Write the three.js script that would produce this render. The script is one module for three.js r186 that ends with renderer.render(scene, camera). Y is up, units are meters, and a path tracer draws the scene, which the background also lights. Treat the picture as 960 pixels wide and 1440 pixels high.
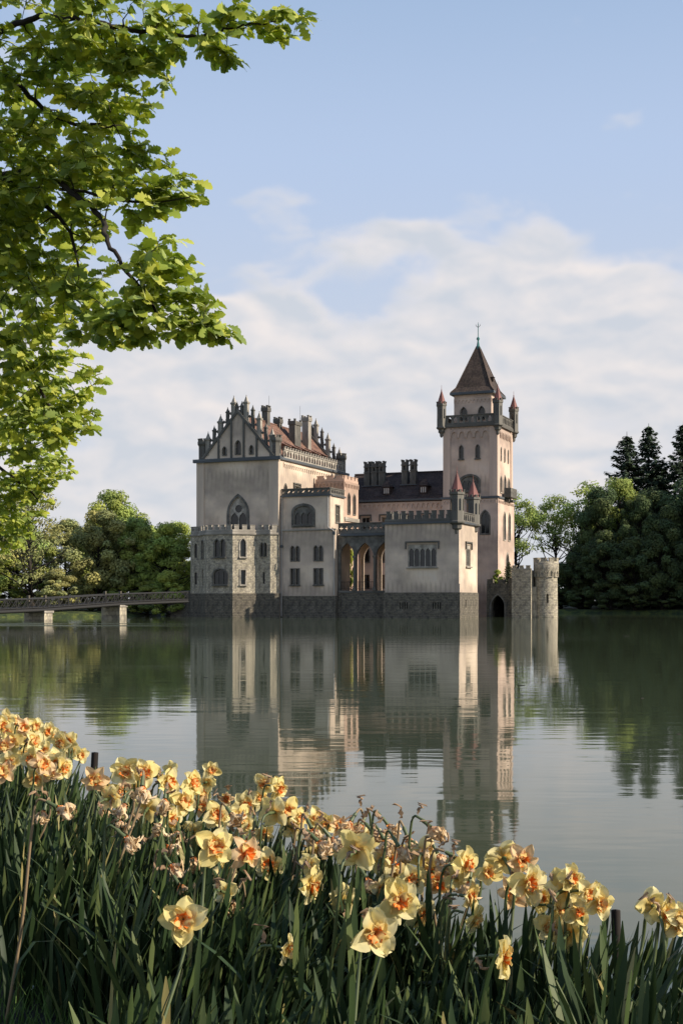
import * as THREE from 'three';
import { Brush, Evaluator, SUBTRACTION } from 'three-bvh-csg';
import { mergeGeometries } from 'three/addons/utils/BufferGeometryUtils.js';

// ---------------------------------------------------------------- camera, sky, sun, exposure
const rad = Math.PI / 180;
const scene = new THREE.Scene();
const EYE = 1.98;                                   // metres above the water
const camera = new THREE.PerspectiveCamera(2 * Math.atan(720 / 1800) / rad, 2 / 3, 0.1, 9000);
camera.position.set(0, EYE, 0);
camera.lookAt(0, EYE, -100);
camera.setViewOffset(960, 1440, 0, -125, 960, 1440); // rising front: verticals stay upright
const renderer = new THREE.WebGLRenderer({ antialias: true });
renderer.toneMapping = THREE.LinearToneMapping;
renderer.toneMappingExposure = 1.44;
renderer.shadowMap.enabled = true;

const rngOf = (s) => () => { s = (s + 0x6d2b79f5) | 0; let t = Math.imul(s ^ (s >>> 15), 1 | s); t = (t + Math.imul(t ^ (t >>> 7), 61 | t)) ^ t; return ((t ^ (t >>> 14)) >>> 0) / 4294967296; };
const hash = (x, y, s) => { let h = Math.imul(x, 374761393) ^ Math.imul(y, 668265263) ^ Math.imul(s, 1274126177); h = Math.imul(h ^ (h >>> 13), 1274126177); return ((h ^ (h >>> 16)) >>> 0) / 4294967296; };
const sm = (t) => t * t * t * (t * (t * 6 - 15) + 10);
const clamp = (x, a = 0, b = 1) => Math.min(b, Math.max(a, x));
const step = (x, a, b) => { const t = clamp((x - a) / (b - a)); return t * t * (3 - 2 * t); };
const mix = (a, b, t) => a + (b - a) * t;
// value noise; p is the period (0: endless)
function vnoise(x, y, s, p = 0) {
  const ix = Math.floor(x), iy = Math.floor(y), fx = sm(x - ix), fy = sm(y - iy);
  const w = (k) => (p ? ((k % p) + p) % p : k);
  const a = hash(w(ix), w(iy), s), b = hash(w(ix + 1), w(iy), s), c = hash(w(ix), w(iy + 1), s), d = hash(w(ix + 1), w(iy + 1), s);
  return mix(mix(a, b, fx), mix(c, d, fx), fy);
}
function fbm(x, y, s, o = 5, p = 0) { let v = 0, a = 0.5, n = 0; for (let i = 0; i < o; i++) { v += a * vnoise(x, y, s + i * 17, p); n += a; a *= 0.5; x *= 2; y *= 2; p *= 2; } return v / n; }

const SUN_AZ = 17.5 * rad, SUN_EL = 33 * rad;          // from the right, a little towards the camera
const sunDir = new THREE.Vector3(Math.cos(SUN_AZ) * Math.cos(SUN_EL), Math.sin(SUN_EL), Math.sin(SUN_AZ) * Math.cos(SUN_EL));
{
  const W = 4096, H = 2048, data = new Float32Array(W * H * 4);
  const lobes = [[8.6, 14.0, 5.2, 1.3, 0.56], [2.6, 15.6, 2.2, 0.9, 0.26], [-5.2, 12.6, 4, 0.9, 0.34], [-6.6, 10.2, 1.7, 1.7, 0.4], [-11, 9.6, 1.2, 0.5, 0.25], [13.6, 11.4, 2.6, 1.1, 0.4], [5, 10.5, 6, 1.4, 0.3], [14.4, 16.6, 1.2, 0.5, 0.16]];
  const AIR = [[0, 0.63, 0.665, 0.71], [8, 0.595, 0.65, 0.75], [19, 0.46, 0.575, 0.785], [27, 0.345, 0.475, 0.69], [45, 0.21, 0.335, 0.58], [90, 0.13, 0.24, 0.47]];
  for (let r = 0; r < H; r++) {
    const el = ((r + 0.5) / H - 0.5) * 180;
    for (let c = 0; c < W; c++) {
      const o = (r * W + c) * 4;
      data[o + 3] = 1;
      if (el < -1) { data[o] = 0.25; data[o + 1] = 0.27; data[o + 2] = 0.27; continue; }
      const e = Math.max(el, 0), ph = ((c + 0.5) / W - 0.5) * 2 * Math.PI;
      const x = Math.cos(ph) * Math.cos(e * rad), z = Math.sin(ph) * Math.cos(e * rad), y = Math.sin(e * rad);
      let az = Math.atan2(x, -z) / rad;
      // clear air: pale and slightly warm low down, blue above
      let q = 0; while (q < AIR.length - 2 && AIR[q + 1][0] < e) q++;
      const A = AIR[q], Bq = AIR[q + 1], t = step(e, A[0], Bq[0]) * 0.35 + clamp((e - A[0]) / (Bq[0] - A[0])) * 0.65;
      let R = mix(A[1], Bq[1], t), G = mix(A[2], Bq[2], t), B = mix(A[3], Bq[3], t);
      const near = Math.max(0, x * sunDir.x + y * sunDir.y + z * sunDir.z), glow = 0.35 * near ** 6;
      R += glow * 0.55; G += glow * 0.5; B += glow * 0.42;
      // clouds on a layer seen in perspective
      if (e < 75) {
        const k = 1 / (y + 0.10), px = x * k * 2.1 + 3.1, pz = z * k * 2.1 + 8.7, wa = (fbm(az * 0.22 + 7, e * 0.4 + 3, 51, 3) - 0.5) * 2.0, we = (fbm(az * 0.22 + 27, e * 0.4 + 13, 57, 3) - 0.5) * 1.1;
        const ca = az + wa, ce = e + we, puff = fbm(ca * 0.34 + 40, ce * 0.75, 9, 6);
        let d = fbm(px * 0.8, pz * 0.8, 5, 3) * 0.4 + puff * 0.7;
        let cov = 0.34 * step(13.6 - e, -1.5, 3) - 0.2 * step(e, 15, 22) - 0.02;
        for (const [la, le, sa, se, w] of lobes) { const q2 = ((az + wa * 0.5 - la) / sa) ** 2 + ((e + we * 0.5 - le) / se) ** 2; if (q2 < 9) cov += w * Math.exp(-q2); }
        const m = d + cov - 0.62, a = step(m, -0.08, 0.2) * 0.88 * (0.3 + 0.7 * step(e, 0.5, 6));
        if (a > 0) {
          const relief = fbm((ca - 0.5) * 0.34 + 40, (ce - 0.45) * 0.75, 9, 5) - puff; // thinner towards the sun: lit
          const lit = clamp(0.42 + relief * 1.8 + 0.3 * step(0.16 - m, -0.04, 0.16));
          R = mix(R, mix(0.615, 0.88, lit), a); G = mix(G, mix(0.65, 0.815, lit), a); B = mix(B, mix(0.71, 0.785, lit), a);
        }
      }
      R *= 1 / 1.4; G *= 1 / 1.4; B *= 1 / 1.4; // radiance at exposure 1
      data[o] = R; data[o + 1] = G; data[o + 2] = B;
    }
  }
  const sky = new THREE.DataTexture(data, W, H, THREE.RGBAFormat, THREE.FloatType);
  sky.mapping = THREE.EquirectangularReflectionMapping; sky.magFilter = THREE.LinearFilter; sky.needsUpdate = true;
  scene.background = sky; scene.environment = sky;
}
const sun = new THREE.DirectionalLight(new THREE.Color().setRGB(1, 0.88, 0.74), 4.6);
sun.name = 'sun'; sun.position.copy(sunDir).multiplyScalar(300); sun.castShadow = true; sun.shadow.mapSize.set(4096, 4096);
Object.assign(sun.shadow.camera, { left: -160, right: 160, top: 160, bottom: -160, near: 1, far: 700 });
sun.target.position.set(0, 0, -120); sun.position.add(sun.target.position);
scene.add(sun, sun.target);

// ---------------------------------------------------------------- helpers
const used = new Map();
const numbered = (n) => { const k = used.get(n) ?? 0; used.set(n, k + 1); return k ? n + '_' + String(k).padStart(3, '0') : n; };
const shadow = (o) => { o.castShadow = o.receiveShadow = true; return o; };
function tag(o, label, category, group) { o.userData.label = label; o.userData.category = category; if (group) o.userData.group = group; return o; }
function thing(name, label, category, group) { const g = new THREE.Group(); g.name = numbered(name); tag(g, label, category, group); scene.add(g); return g; }
function part(name, geo, mat, parent) { const m = shadow(new THREE.Mesh(geo, mat)); m.name = name; parent.add(m); return m; }
function setting(name, geo, mat) { const m = shadow(new THREE.Mesh(geo, mat)); m.name = numbered(name); m.userData.kind = 'structure'; scene.add(m); return m; }
const box = (w, h, d, x = 0, y = 0, z = 0, ry = 0) => { const g = new THREE.BoxGeometry(w, h, d); if (ry) g.rotateY(ry); return g.translate(x, y, z); };
const flat = (g) => { g = g.index ? g.toNonIndexed() : g; g.computeVertexNormals(); return g; };
const merge = (list) => mergeGeometries(list.map((g) => (g.index ? g.toNonIndexed() : g)));
// a tapered tube along points [x, y, z, radius]
function limb(pts, sides = 6) {
  const pos = [], nor = [], uv = [], idx = [], n = pts.length, T = new THREE.Vector3(), A = new THREE.Vector3(), B = new THREE.Vector3();
  let len = 0;
  for (let i = 0; i < n; i++) {
    const p = pts[i], q = pts[Math.max(0, i - 1)], r = pts[Math.min(n - 1, i + 1)];
    T.set(r[0] - q[0], r[1] - q[1], r[2] - q[2]).normalize();
    A.set(T.y < 0.9 && T.y > -0.9 ? 0 : 1, T.y < 0.9 && T.y > -0.9 ? 1 : 0, 0).cross(T).normalize(); B.crossVectors(T, A);
    if (i) len += Math.hypot(p[0] - q[0], p[1] - q[1], p[2] - q[2]);
    for (let k = 0; k <= sides; k++) {
      const a = (k / sides) * 2 * Math.PI, ca = Math.cos(a), sa = Math.sin(a), nx = A.x * ca + B.x * sa, ny = A.y * ca + B.y * sa, nz = A.z * ca + B.z * sa;
      pos.push(p[0] + nx * p[3], p[1] + ny * p[3], p[2] + nz * p[3]); nor.push(nx, ny, nz); uv.push((k / sides) * Math.max(0.05, 6.28 * pts[0][3]), len);
    }
  }
  for (let i = 0; i < n - 1; i++) for (let k = 0; k < sides; k++) { const a = i * (sides + 1) + k, b = a + sides + 1; idx.push(a, a + 1, b, b, a + 1, b + 1); }
  const g = new THREE.BufferGeometry();
  g.setAttribute('position', new THREE.Float32BufferAttribute(pos, 3)); g.setAttribute('normal', new THREE.Float32BufferAttribute(nor, 3)); g.setAttribute('uv', new THREE.Float32BufferAttribute(uv, 2)); g.setIndex(idx);
  return g;
}

// ---------------------------------------------------------------- textures and materials
function tex(n, fn, srgb, metres) {
  const d = new Uint8Array(n * n * 4);
  for (let y = 0; y < n; y++) for (let x = 0; x < n; x++) { const v = fn(x / n, y / n, x, y), o = (y * n + x) * 4; if (typeof v === 'number') d[o] = d[o + 1] = d[o + 2] = clamp(v) * 255; else { d[o] = clamp(v[0]) * 255; d[o + 1] = clamp(v[1]) * 255; d[o + 2] = clamp(v[2]) * 255; } d[o + 3] = 255; }
  const t = new THREE.DataTexture(d, n, n); t.wrapS = t.wrapT = THREE.RepeatWrapping; t.magFilter = THREE.LinearFilter; t.minFilter = THREE.LinearMipmapLinearFilter; t.generateMipmaps = true;
  if (srgb) t.colorSpace = THREE.SRGBColorSpace;
  t.repeat.set(1 / metres, 1 / metres); t.needsUpdate = true;
  return t;
}
const plasterMap = tex(512, (u, v) => { const a = fbm(u * 5, v * 5, 3, 6, 5), st = fbm(u * 26, v * 3, 8, 3, 1) , g = hash(u * 512, v * 512, 2); const sk = fbm(u * 48, v * 4, 21, 2, 4), pt = fbm(u * 3, v * 3, 77, 4, 3), k = 0.9 + (a - 0.5) * 0.24 + (pt - 0.5) * 0.3 - Math.max(0, sk - 0.55) * 0.65 * pt + (g - 0.5) * 0.05; return [k * 0.985, k * 0.97, k * 0.955 - (a - 0.5) * 0.04]; }, true, 7);
const plasterBump = tex(256, (u, v) => fbm(u * 24, v * 24, 6, 4, 24), false, 2.5);
// coursed rubble: rows of stones of unequal width
function rubble(n, rows, seed) {
  const starts = [];
  for (let r = 0; r < rows; r++) { const R = rngOf(seed + r * 7); const cuts = []; let x = R() * 0.06; while (x < 0.97) { cuts.push(x); x += (0.55 + R() * 1.1) / rows * 1.25; } starts.push(cuts); }
  return (u, v) => {
    const wu = u + (fbm(u * 16, v * 16, 4, 2, 16) - 0.5) * 0.025, wv = (v + (fbm(u * 16, v * 16, 14, 2, 16) - 0.5) * 0.025 + 1) % 1, r = Math.floor(wv * rows) % rows, fy = wv * rows - Math.floor(wv * rows), c = starts[r];
    let x = ((wu % 1) + 1) % 1, i = 0; while (i < c.length && c[i] <= x) i++;
    const a = i ? c[i - 1] : c[c.length - 1] - 1, b = i < c.length ? c[i] : c[0] + 1;
    const edge = Math.min(fy, 1 - fy, Math.min(x - a, b - x) * rows);
    return { edge, id: hash(r, i % c.length, seed) };
  };
}
const rub = rubble(512, 11, 40);
const stoneMap = tex(512, (u, v) => { const s = rub(u, v), j = step(s.edge, 0.03, 0.14), n = fbm(u * 32, v * 32, 7, 4, 32), st = fbm(u * 6, v * 6, 71, 4, 6), k = mix(0.68, 0.7 + s.id * 0.18, j) + (n - 0.5) * 0.26 + (st - 0.5) * 0.42; return [k, k * 0.975, k * (0.93 - s.id * 0.04)]; }, true, 2.2);
const stoneBump = tex(512, (u, v) => { const s = rub(u, v); return step(s.edge, 0.0, 0.2) * (0.7 + 0.3 * s.id) * 0.8 + fbm(u * 40, v * 40, 7, 3, 40) * 0.2; }, false, 2.2);
const tileMap = tex(512, (u, v) => { const r = Math.floor(v * 24), x = u * 28 + (r % 2) * 0.5, fx = x - Math.floor(x), fy = v * 24 - r, id = hash(Math.floor(x) % 28, r, 5), k = (0.72 + id * 0.3 + (fbm(u * 6, v * 6, 5, 4, 6) - 0.5) * 0.45) * (fx < 0.08 || fy < 0.1 ? 0.72 : 1); return [k, k * (0.95 + id * 0.05), k * 0.93]; }, true, 4.5);
const tileBump = tex(512, (u, v) => { const r = Math.floor(v * 24), x = u * 28 + (r % 2) * 0.5, fx = x - Math.floor(x), fy = v * 24 - r; return (1 - fy) * 0.8 * (fx < 0.08 ? 0.3 : 1) + hash(Math.floor(x) % 28, r, 5) * 0.2; }, false, 4.5);
const barkMap = tex(256, (u, v) => { const k = 0.6 + (fbm(u * 24, v * 5, 3, 4, 1) - 0.5) * 0.9; return [k, k * 0.96, k * 0.9]; }, true, 1.2);
const grainMap = tex(256, (u, v) => { const k = 0.86 + (fbm(u * 8, v * 8, 13, 5, 8) - 0.5) * 0.6; return [k, k, k]; }, true, 3);
const std = (r, g, b, o = {}) => new THREE.MeshStandardMaterial({ color: new THREE.Color().setRGB(r, g, b), roughness: 0.9, ...o });
const pl = { map: plasterMap, bumpMap: plasterBump, bumpScale: 0.012, roughness: 0.95 };
const M = {
  plaster: std(0.68, 0.57, 0.45, pl), pink: std(0.66, 0.52, 0.42, pl), rose: std(0.6, 0.44, 0.34, pl),
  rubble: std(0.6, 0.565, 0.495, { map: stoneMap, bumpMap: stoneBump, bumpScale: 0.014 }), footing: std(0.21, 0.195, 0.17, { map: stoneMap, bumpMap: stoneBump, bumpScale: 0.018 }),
  trim: std(0.17, 0.16, 0.135, { map: grainMap }), paleTrim: std(0.44, 0.4, 0.33, { map: grainMap }), lead: std(0.11, 0.125, 0.135, { roughness: 0.6, map: grainMap }), frame: std(0.5, 0.47, 0.42),
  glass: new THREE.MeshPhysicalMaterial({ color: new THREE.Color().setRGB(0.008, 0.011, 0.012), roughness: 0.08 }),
  roofBrown: std(0.24, 0.135, 0.1, { map: tileMap, bumpMap: tileBump, bumpScale: 0.03 }), roofDark: std(0.075, 0.052, 0.047, { map: tileMap, bumpMap: tileBump, bumpScale: 0.03 }), roofTower: std(0.08, 0.056, 0.045, { map: tileMap, bumpMap: tileBump, bumpScale: 0.03 }),
  spire: std(0.27, 0.1, 0.08, { map: grainMap, roughness: 0.7 }), copper: std(0.05, 0.16, 0.15), iron: std(0.018, 0.018, 0.017, { roughness: 0.85 }), bark: std(0.13, 0.1, 0.075, { map: barkMap }), paleBark: std(0.2, 0.17, 0.135, { map: barkMap }),
  wood: std(0.1, 0.07, 0.05, { map: barkMap }), deckWood: std(0.022, 0.02, 0.017, { map: barkMap }), pipe: std(0.42, 0.4, 0.37, { roughness: 0.5, metalness: 0.4 }),
};

// ---------------------------------------------------------------- the castle: local axes x along its front, y up, z out of its front
const YAW = -22 * rad, ORIGIN = new THREE.Vector3(-7.58, 0, -155);
const toWorld = (x, y, z) => new THREE.Vector3(x, y, z).applyAxisAngle(new THREE.Vector3(0, 1, 0), YAW).add(ORIGIN);
const baseOf = new Map();
function block(name, label, category, x, z, group) { const o = thing(name, label, category, group); o.position.copy(toWorld(x, 0, z)); o.rotation.y = YAW; baseOf.set(o, [x, z]); return o; }
const rootOf = (o) => { while (!baseOf.has(o)) o = o.parent; return o; };
// geometry given in castle axes, put under the thing it belongs to (all parts sit untransformed in it)
function put(name, geo, mat, parent) { const [bx, bz] = baseOf.get(rootOf(parent)); return part(name, geo.translate(-bx, 0, -bz), mat, parent); }
// a shared geometry at a place in castle axes
function place(name, geo, mat, parent, x, y, z, ry = 0) { const [bx, bz] = baseOf.get(rootOf(parent)); const m = part(name, geo, mat, parent); m.position.set(x - bx, y, z - bz); m.rotation.y = ry; return m; }

function outline(P, s, y, w, h, k) {
  const x0 = s - w / 2, x1 = s + w / 2;
  if (k === 'lancet') { const sp = y + h - Math.min(h * 0.8, w * 0.85); P.moveTo(x0, y); P.lineTo(x1, y); P.lineTo(x1, sp); P.quadraticCurveTo(x1, mix(sp, y + h, 0.62), s, y + h); P.quadraticCurveTo(x0, mix(sp, y + h, 0.62), x0, sp); P.lineTo(x0, y); }
  else if (k === 'seg') { const sp = y + h - w * 0.3; P.moveTo(x0, y); P.lineTo(x1, y); P.lineTo(x1, sp); P.quadraticCurveTo(x1 - w * 0.06, y + h - w * 0.04, s, y + h); P.quadraticCurveTo(x0 + w * 0.06, y + h - w * 0.04, x0, sp); P.lineTo(x0, y); }
  else if (k === 'round') { P.absarc(s, y + h / 2, w / 2, 0, 2 * Math.PI, false); }
  else { P.moveTo(x0, y); P.lineTo(x1, y); P.lineTo(x1, y + h); P.lineTo(x0, y + h); P.lineTo(x0, y); }
  return P;
}
const extrude = (shape, depth, z, seg = 6) => new THREE.ExtrudeGeometry(shape, { depth, bevelEnabled: false, curveSegments: seg }).translate(0, 0, z);
const ring = (s, y, w, h, k, out, inn) => { const S = outline(new THREE.Shape(), s, y - out, w + 2 * out, h + 2 * out, k); S.holes.push(outline(new THREE.Path(), s, y + inn, w - 2 * inn, h - 2 * inn, k)); return S; };

// a run of wall from [x0, z0] to [x1, z1]; its outer face looks to the right of... +z for a wall that runs along +x
function frameOf([x0, z0], [x1, z1]) { const L = Math.hypot(x1 - x0, z1 - z0), th = Math.atan2(-(z1 - z0), x1 - x0); const m = new THREE.Matrix4().makeRotationY(th).setPosition(x0, 0, z0); return { L, th, m }; }
function windowIn(parent, m, o) {
  const { s, y, w, h, k = 'rect', n = 1, tr = 0, sur = 0, sill = 0, deep = 0.16, frame = M.trim, glass = M.glass, hood } = o, f = Math.min(0.06, w * 0.09);
  const at = (g) => g.applyMatrix4(m);
  const win = put('window', at(extrude(ring(s, y, w - 0.004, h - 0.004, k, 0, f), 0.13, -deep - 0.1)), frame, parent);
  put('pane', at(extrude(outline(new THREE.Shape(), s, y + f * 0.5, w - f, h - f, k), 0.02, -deep - 0.05)), glass, win);
  const arch = k === 'lancet' ? w * 0.3 : k === 'seg' ? w * 0.12 : 0;
  if (o.tracery) {
    const S = outline(new THREE.Shape(), s, y + 0.02, w - 0.03, h - 0.03, k), c = (w - 0.16) / n, top = h * o.tracery;
    for (let i = 0; i < n; i++) S.holes.push(outline(new THREE.Path(), s - (w - 0.16) / 2 + c * (i + 0.5), y + 0.08, c - 0.1, top, 'lancet'));
    if (o.rose) S.holes.push(outline(new THREE.Path(), s, y + top + 0.08, o.rose, o.rose, 'round'));
    put('tracery', at(extrude(S, 0.1, -deep - 0.015)), frame, win);
  } else for (let i = 1; i < n; i++) put('mullion', at(box(Math.min(0.07, w * 0.08), h - 0.06 - arch, 0.1, s - w / 2 + (w * i) / n, y + (h - arch) / 2, -deep + 0.01)), frame, win);
  for (let i = 1; i <= tr; i++) put('transom', at(box(w - 0.06, 0.06, 0.07, s, y + ((h - arch) * i) / (tr + 1), -deep + 0.005)), frame, win);
  if (sur) put('surround', at(extrude(ring(s, y, w, h, k, sur, 0.001), 0.09, 0.002)), o.surMat ?? M.trim, win);
  if (sill) put('sill', at(box(w + 0.3, 0.16, 0.22, s, y - 0.09, 0.1)), o.surMat ?? M.trim, win);
  if (hood) { put('hood_mould', at(merge([box(w + 0.6, 0.16, 0.2, s, y + h + 0.3, 0.1), box(0.14, 0.75, 0.18, s - w / 2 - 0.23, y + h - 0.155, 0.1), box(0.14, 0.75, 0.18, s + w / 2 + 0.23, y + h - 0.155, 0.1)])), M.trim, win); }
  return win;
}
function wall(parent, a, b, y0, y1, mat, holes = [], t = 0.45, name = 'wall') {
  const { L, th, m } = frameOf(a, b), S = new THREE.Shape([new THREE.Vector2(0, y0), new THREE.Vector2(L, y0), new THREE.Vector2(L, y1), new THREE.Vector2(0, y1)]);
  for (const o of holes) S.holes.push(outline(new THREE.Path(), o.s, o.y, o.w, o.h, o.k));
  const wl = put(name, extrude(S, t, -t).applyMatrix4(m), mat, parent);
  for (const o of holes) if (!o.open) windowIn(parent, m, o);
  return { wl, L, th, m };
}
// four walls, butted at the corners; holes: { f, r, b, l }
function boxWalls(parent, x0, x1, z0, z1, y0, y1, mat, holes = {}, t = 0.45) {
  const sh = (l) => (l ?? []).map((o) => ({ ...o, s: o.s - t }));
  return { f: wall(parent, [x0, z1], [x1, z1], y0, y1, mat, holes.f, t), r: wall(parent, [x1, z1 - t], [x1, z0 + t], y0, y1, mat, sh(holes.r), t), b: wall(parent, [x1, z0], [x0, z0], y0, y1, mat, holes.b, t), l: wall(parent, [x0, z0 + t], [x0, z1 - t], y0, y1, mat, sh(holes.l), t) };
}
const MERLON = new Map();
function merlonGeo(w, h, t) { const k = [w, h, t].map((x) => x.toFixed(2)).join(); if (!MERLON.has(k)) MERLON.set(k, merge([box(w, h, t, 0, h / 2, 0), box(w + 0.06, 0.08, t + 0.08, 0, h + 0.04, 0)])); return MERLON.get(k); }
// a low parapet with n merlons along a line (outer face on the line)
function crenels(parent, a, b, y, { low = 0.35, h = 0.5, t = 0.3, n = 6, fill = 0.55, mat = M.trim, trim = 0 } = {}) {
  const { L, th, m } = frameOf(a, b);
  put('parapet', box(L - trim, low, t, (L + trim) / 2, y + low / 2, -t / 2).applyMatrix4(m), mat, parent);
  const g = merlonGeo((L / n) * fill, h, t - 0.02), v = new THREE.Vector3();
  for (let i = 0; i < n; i++) { v.set((L * (i + 0.5)) / n, y + low - 0.002, -t / 2).applyMatrix4(m); place('merlon', g, mat, parent, v.x, v.y, v.z, th); }
}
// pierced balustrade
function balustrade(parent, a, b, y, h, { mat = M.trim, n = 8, t = 0.16, kind = 'quatrefoil', inset = 0 } = {}) {
  const { L, m } = frameOf(a, b), S = new THREE.Shape([new THREE.Vector2(inset, y + 0.1), new THREE.Vector2(L, y + 0.1), new THREE.Vector2(L, y + h - 0.12), new THREE.Vector2(inset, y + h - 0.12)]);
  const c = (L - inset) / n, r = Math.min(c * 0.24, h * 0.2), cy = y + h / 2;
  for (let i = 0; i < n; i++) {
    const cx = inset + c * (i + 0.5), P = new THREE.Path();
    if (kind === 'quatrefoil') { for (let q = 0; q <= 24; q++) { const al = (q / 24) * 2 * Math.PI, rr = r * (1.05 + 0.55 * Math.cos(4 * al)); q ? P.lineTo(cx + rr * Math.cos(al), cy + rr * Math.sin(al)) : P.moveTo(cx + rr, cy); } }
    else if (kind === 'lens') { const w = c * 0.34; P.moveTo(cx - w, cy - w * 0.7); P.quadraticCurveTo(cx + w * 0.6, cy - w * 0.7, cx + w, cy + w * 0.7); P.quadraticCurveTo(cx - w * 0.6, cy + w * 0.7, cx - w, cy - w * 0.7); }
    else outline(P, cx, y + 0.2, c * 0.62, h - 0.42, 'lancet');
    S.holes.push(P);
  }
  const p = put('balustrade', extrude(S, t, -t - 0.05, 4).applyMatrix4(m), mat, parent);
  put('rail', box(L - inset, 0.12, t + 0.14, (L + inset) / 2, y + h - 0.06, -t / 2 - 0.05).applyMatrix4(m), mat, p);
  put('plinth', box(L - inset, 0.1, t + 0.1, (L + inset) / 2, y + 0.05, -t / 2 - 0.05).applyMatrix4(m), mat, p);
}
function band(parent, a, b, y, h, out, mat, name = 'cornice', trim = 0) { const { L, m } = frameOf(a, b); return put(name, box(L + 2 * out - trim, h, out + 0.1, L / 2 + trim / 2, y + h / 2, out / 2 - 0.05).applyMatrix4(m), mat, parent); }
// a corbel table of little arches
function frieze(parent, a, b, y, h, n, mat, out = 0.1) {
  const { L, m } = frameOf(a, b), c = L / n, P = [];
  P.push([0, y + h], [0, y]);
  for (let i = 0; i < n; i++) { const x = i * c; P.push([x + c * 0.14, y]); for (let q = 0; q <= 6; q++) { const al = Math.PI * (1 - q / 6); P.push([x + c / 2 + c * 0.36 * Math.cos(al), y + h * 0.18 + h * 0.55 * Math.sin(al)]); } P.push([x + c * 0.86, y]); }
  P.push([L, y], [L, y + h]);
  put('arch_frieze', extrude(new THREE.Shape(P.map(([x, q]) => new THREE.Vector2(x, q))), out, 0.001).applyMatrix4(m), mat, parent);
}
const prism = (sides, prof, turn = 0) => flat(new THREE.LatheGeometry(prof.map(([r, y]) => new THREE.Vector2(r, y)), sides).rotateY(turn));
const PIN = new Map();
function pinnacle(parent, x, z, y0, y1, w, mat) {
  const h = y1 - y0, k = [h.toFixed(1), w].join();
  if (!PIN.has(k)) { const r = w * 0.707; PIN.set(k, prism(4, [[r, 0], [r, h - w * 2.2], [r * 1.3, h - w * 2.1], [r * 1.3, h - w * 1.7], [r * 0.85, h - w * 1.6], [0.02, h - w * 0.15], [r * 0.3, h - w * 0.1], [0.01, h]], Math.PI / 4)); }
  return place('pinnacle', PIN.get(k), mat, parent, x, y0, z);
}
function polyDeck(parent, pts, y, t, mat, name = 'roof_deck') { put(name, extrude(new THREE.Shape(pts.map(([x, z]) => new THREE.Vector2(x, -z))), t, 0).rotateX(-Math.PI / 2).translate(0, y, 0), mat, parent); }
// polygonal stair turret: shaft with dark plates painted in as shaded slits, corbel foot, spire
function cornerTurret(parent, x, z, y0, y1, ytip, r, { sides = 8, foot = 1.4, mat = M.trim, caps = M.spire } = {}) {
  const t = put('corner_turret', prism(sides, [[0.02, y0 - foot], [r * 0.35, y0 - foot * 0.85], [r * 0.4, y0 - foot * 0.6], [r * 0.7, y0 - foot * 0.5], [r * 0.72, y0 - foot * 0.25], [r * 1.12, y0 - foot * 0.12], [r * 1.12, y0], [r, y0 + 0.05], [r, y1 - 0.35], [r * 1.14, y1 - 0.25], [r * 1.14, y1], [0.02, y1 + 0.02]], Math.PI / sides).translate(x, 0, z), mat, parent);
  put('spire', prism(sides, [[r * 1.02, y1], [r * 0.86, y1 + 0.25], [0.05, ytip - 0.35], [0.09, ytip - 0.28], [0.03, ytip - 0.2], [0.015, ytip + 0.35]], Math.PI / sides).translate(x, 0, z), caps, t);
  const ap = r * Math.cos(Math.PI / sides), hh = (y1 - y0) * 0.42;
  for (let i = 0; i < sides; i++) { const a = (i / sides) * 2 * Math.PI, g = extrude(outline(new THREE.Shape(), 0, y0 + (y1 - y0) * 0.36, r * 0.3, hh, 'lancet'), 0.03, ap - 0.012).rotateY(a).translate(x, 0, z); put('window', g, M.glass, t); }  // dark plates laid on the faces stand for the shade inside slits
  const g = merlonGeo(r * 0.34, 0.2, 0.14); for (let i = 0; i < sides; i++) { const a = (i / sides) * 2 * Math.PI; place('merlon', g, mat, t, x + Math.sin(a) * (ap * 1.08), y1, z + Math.cos(a) * (ap * 1.08), a); }
  return t;
}
function chimney(parent, x, z, y0, y1, w, d, mat, holes) {
  const h = y1 - y0, c = put('chimney', holes ? merge([box(w, h - 1.1, d, x, y0 + (h - 1.1) / 2, z), box(w + 0.12, 0.12, d + 0.12, x, y1 - 1.25, z), box(w / 2 - 0.13, 0.5, d, x - w / 4 - 0.065, y1 - 0.85, z), box(w / 2 - 0.13, 0.5, d, x + w / 4 + 0.065, y1 - 0.85, z), box(w, 0.6, d, x, y1 - 0.3, z), box(w + 0.14, 0.16, d + 0.14, x, y1 - 0.45, z)]) : merge([box(w, h - 0.5, d, x, y0 + (h - 0.5) / 2, z), box(w + 0.2, 0.5, d + 0.2, x, y1 - 0.26, z)]), mat, parent);
  const g = merlonGeo(Math.min(0.24, w * 0.28), 0.2, 0.2);
  for (const sx of [-1, 1]) for (const sz of [-1, 1]) place('chimney_crown', g, mat, c, x + (sx * (w - 0.12)) / 2, y1 - (holes ? 0.005 : 0.012), z + (sz * (d - 0.12)) / 2);
  return c;
}
function downpipe(parent, pts, r = 0.07) { put('downpipe', limb(pts.map((p) => [...p, r]), 6), M.pipe, parent); }

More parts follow.
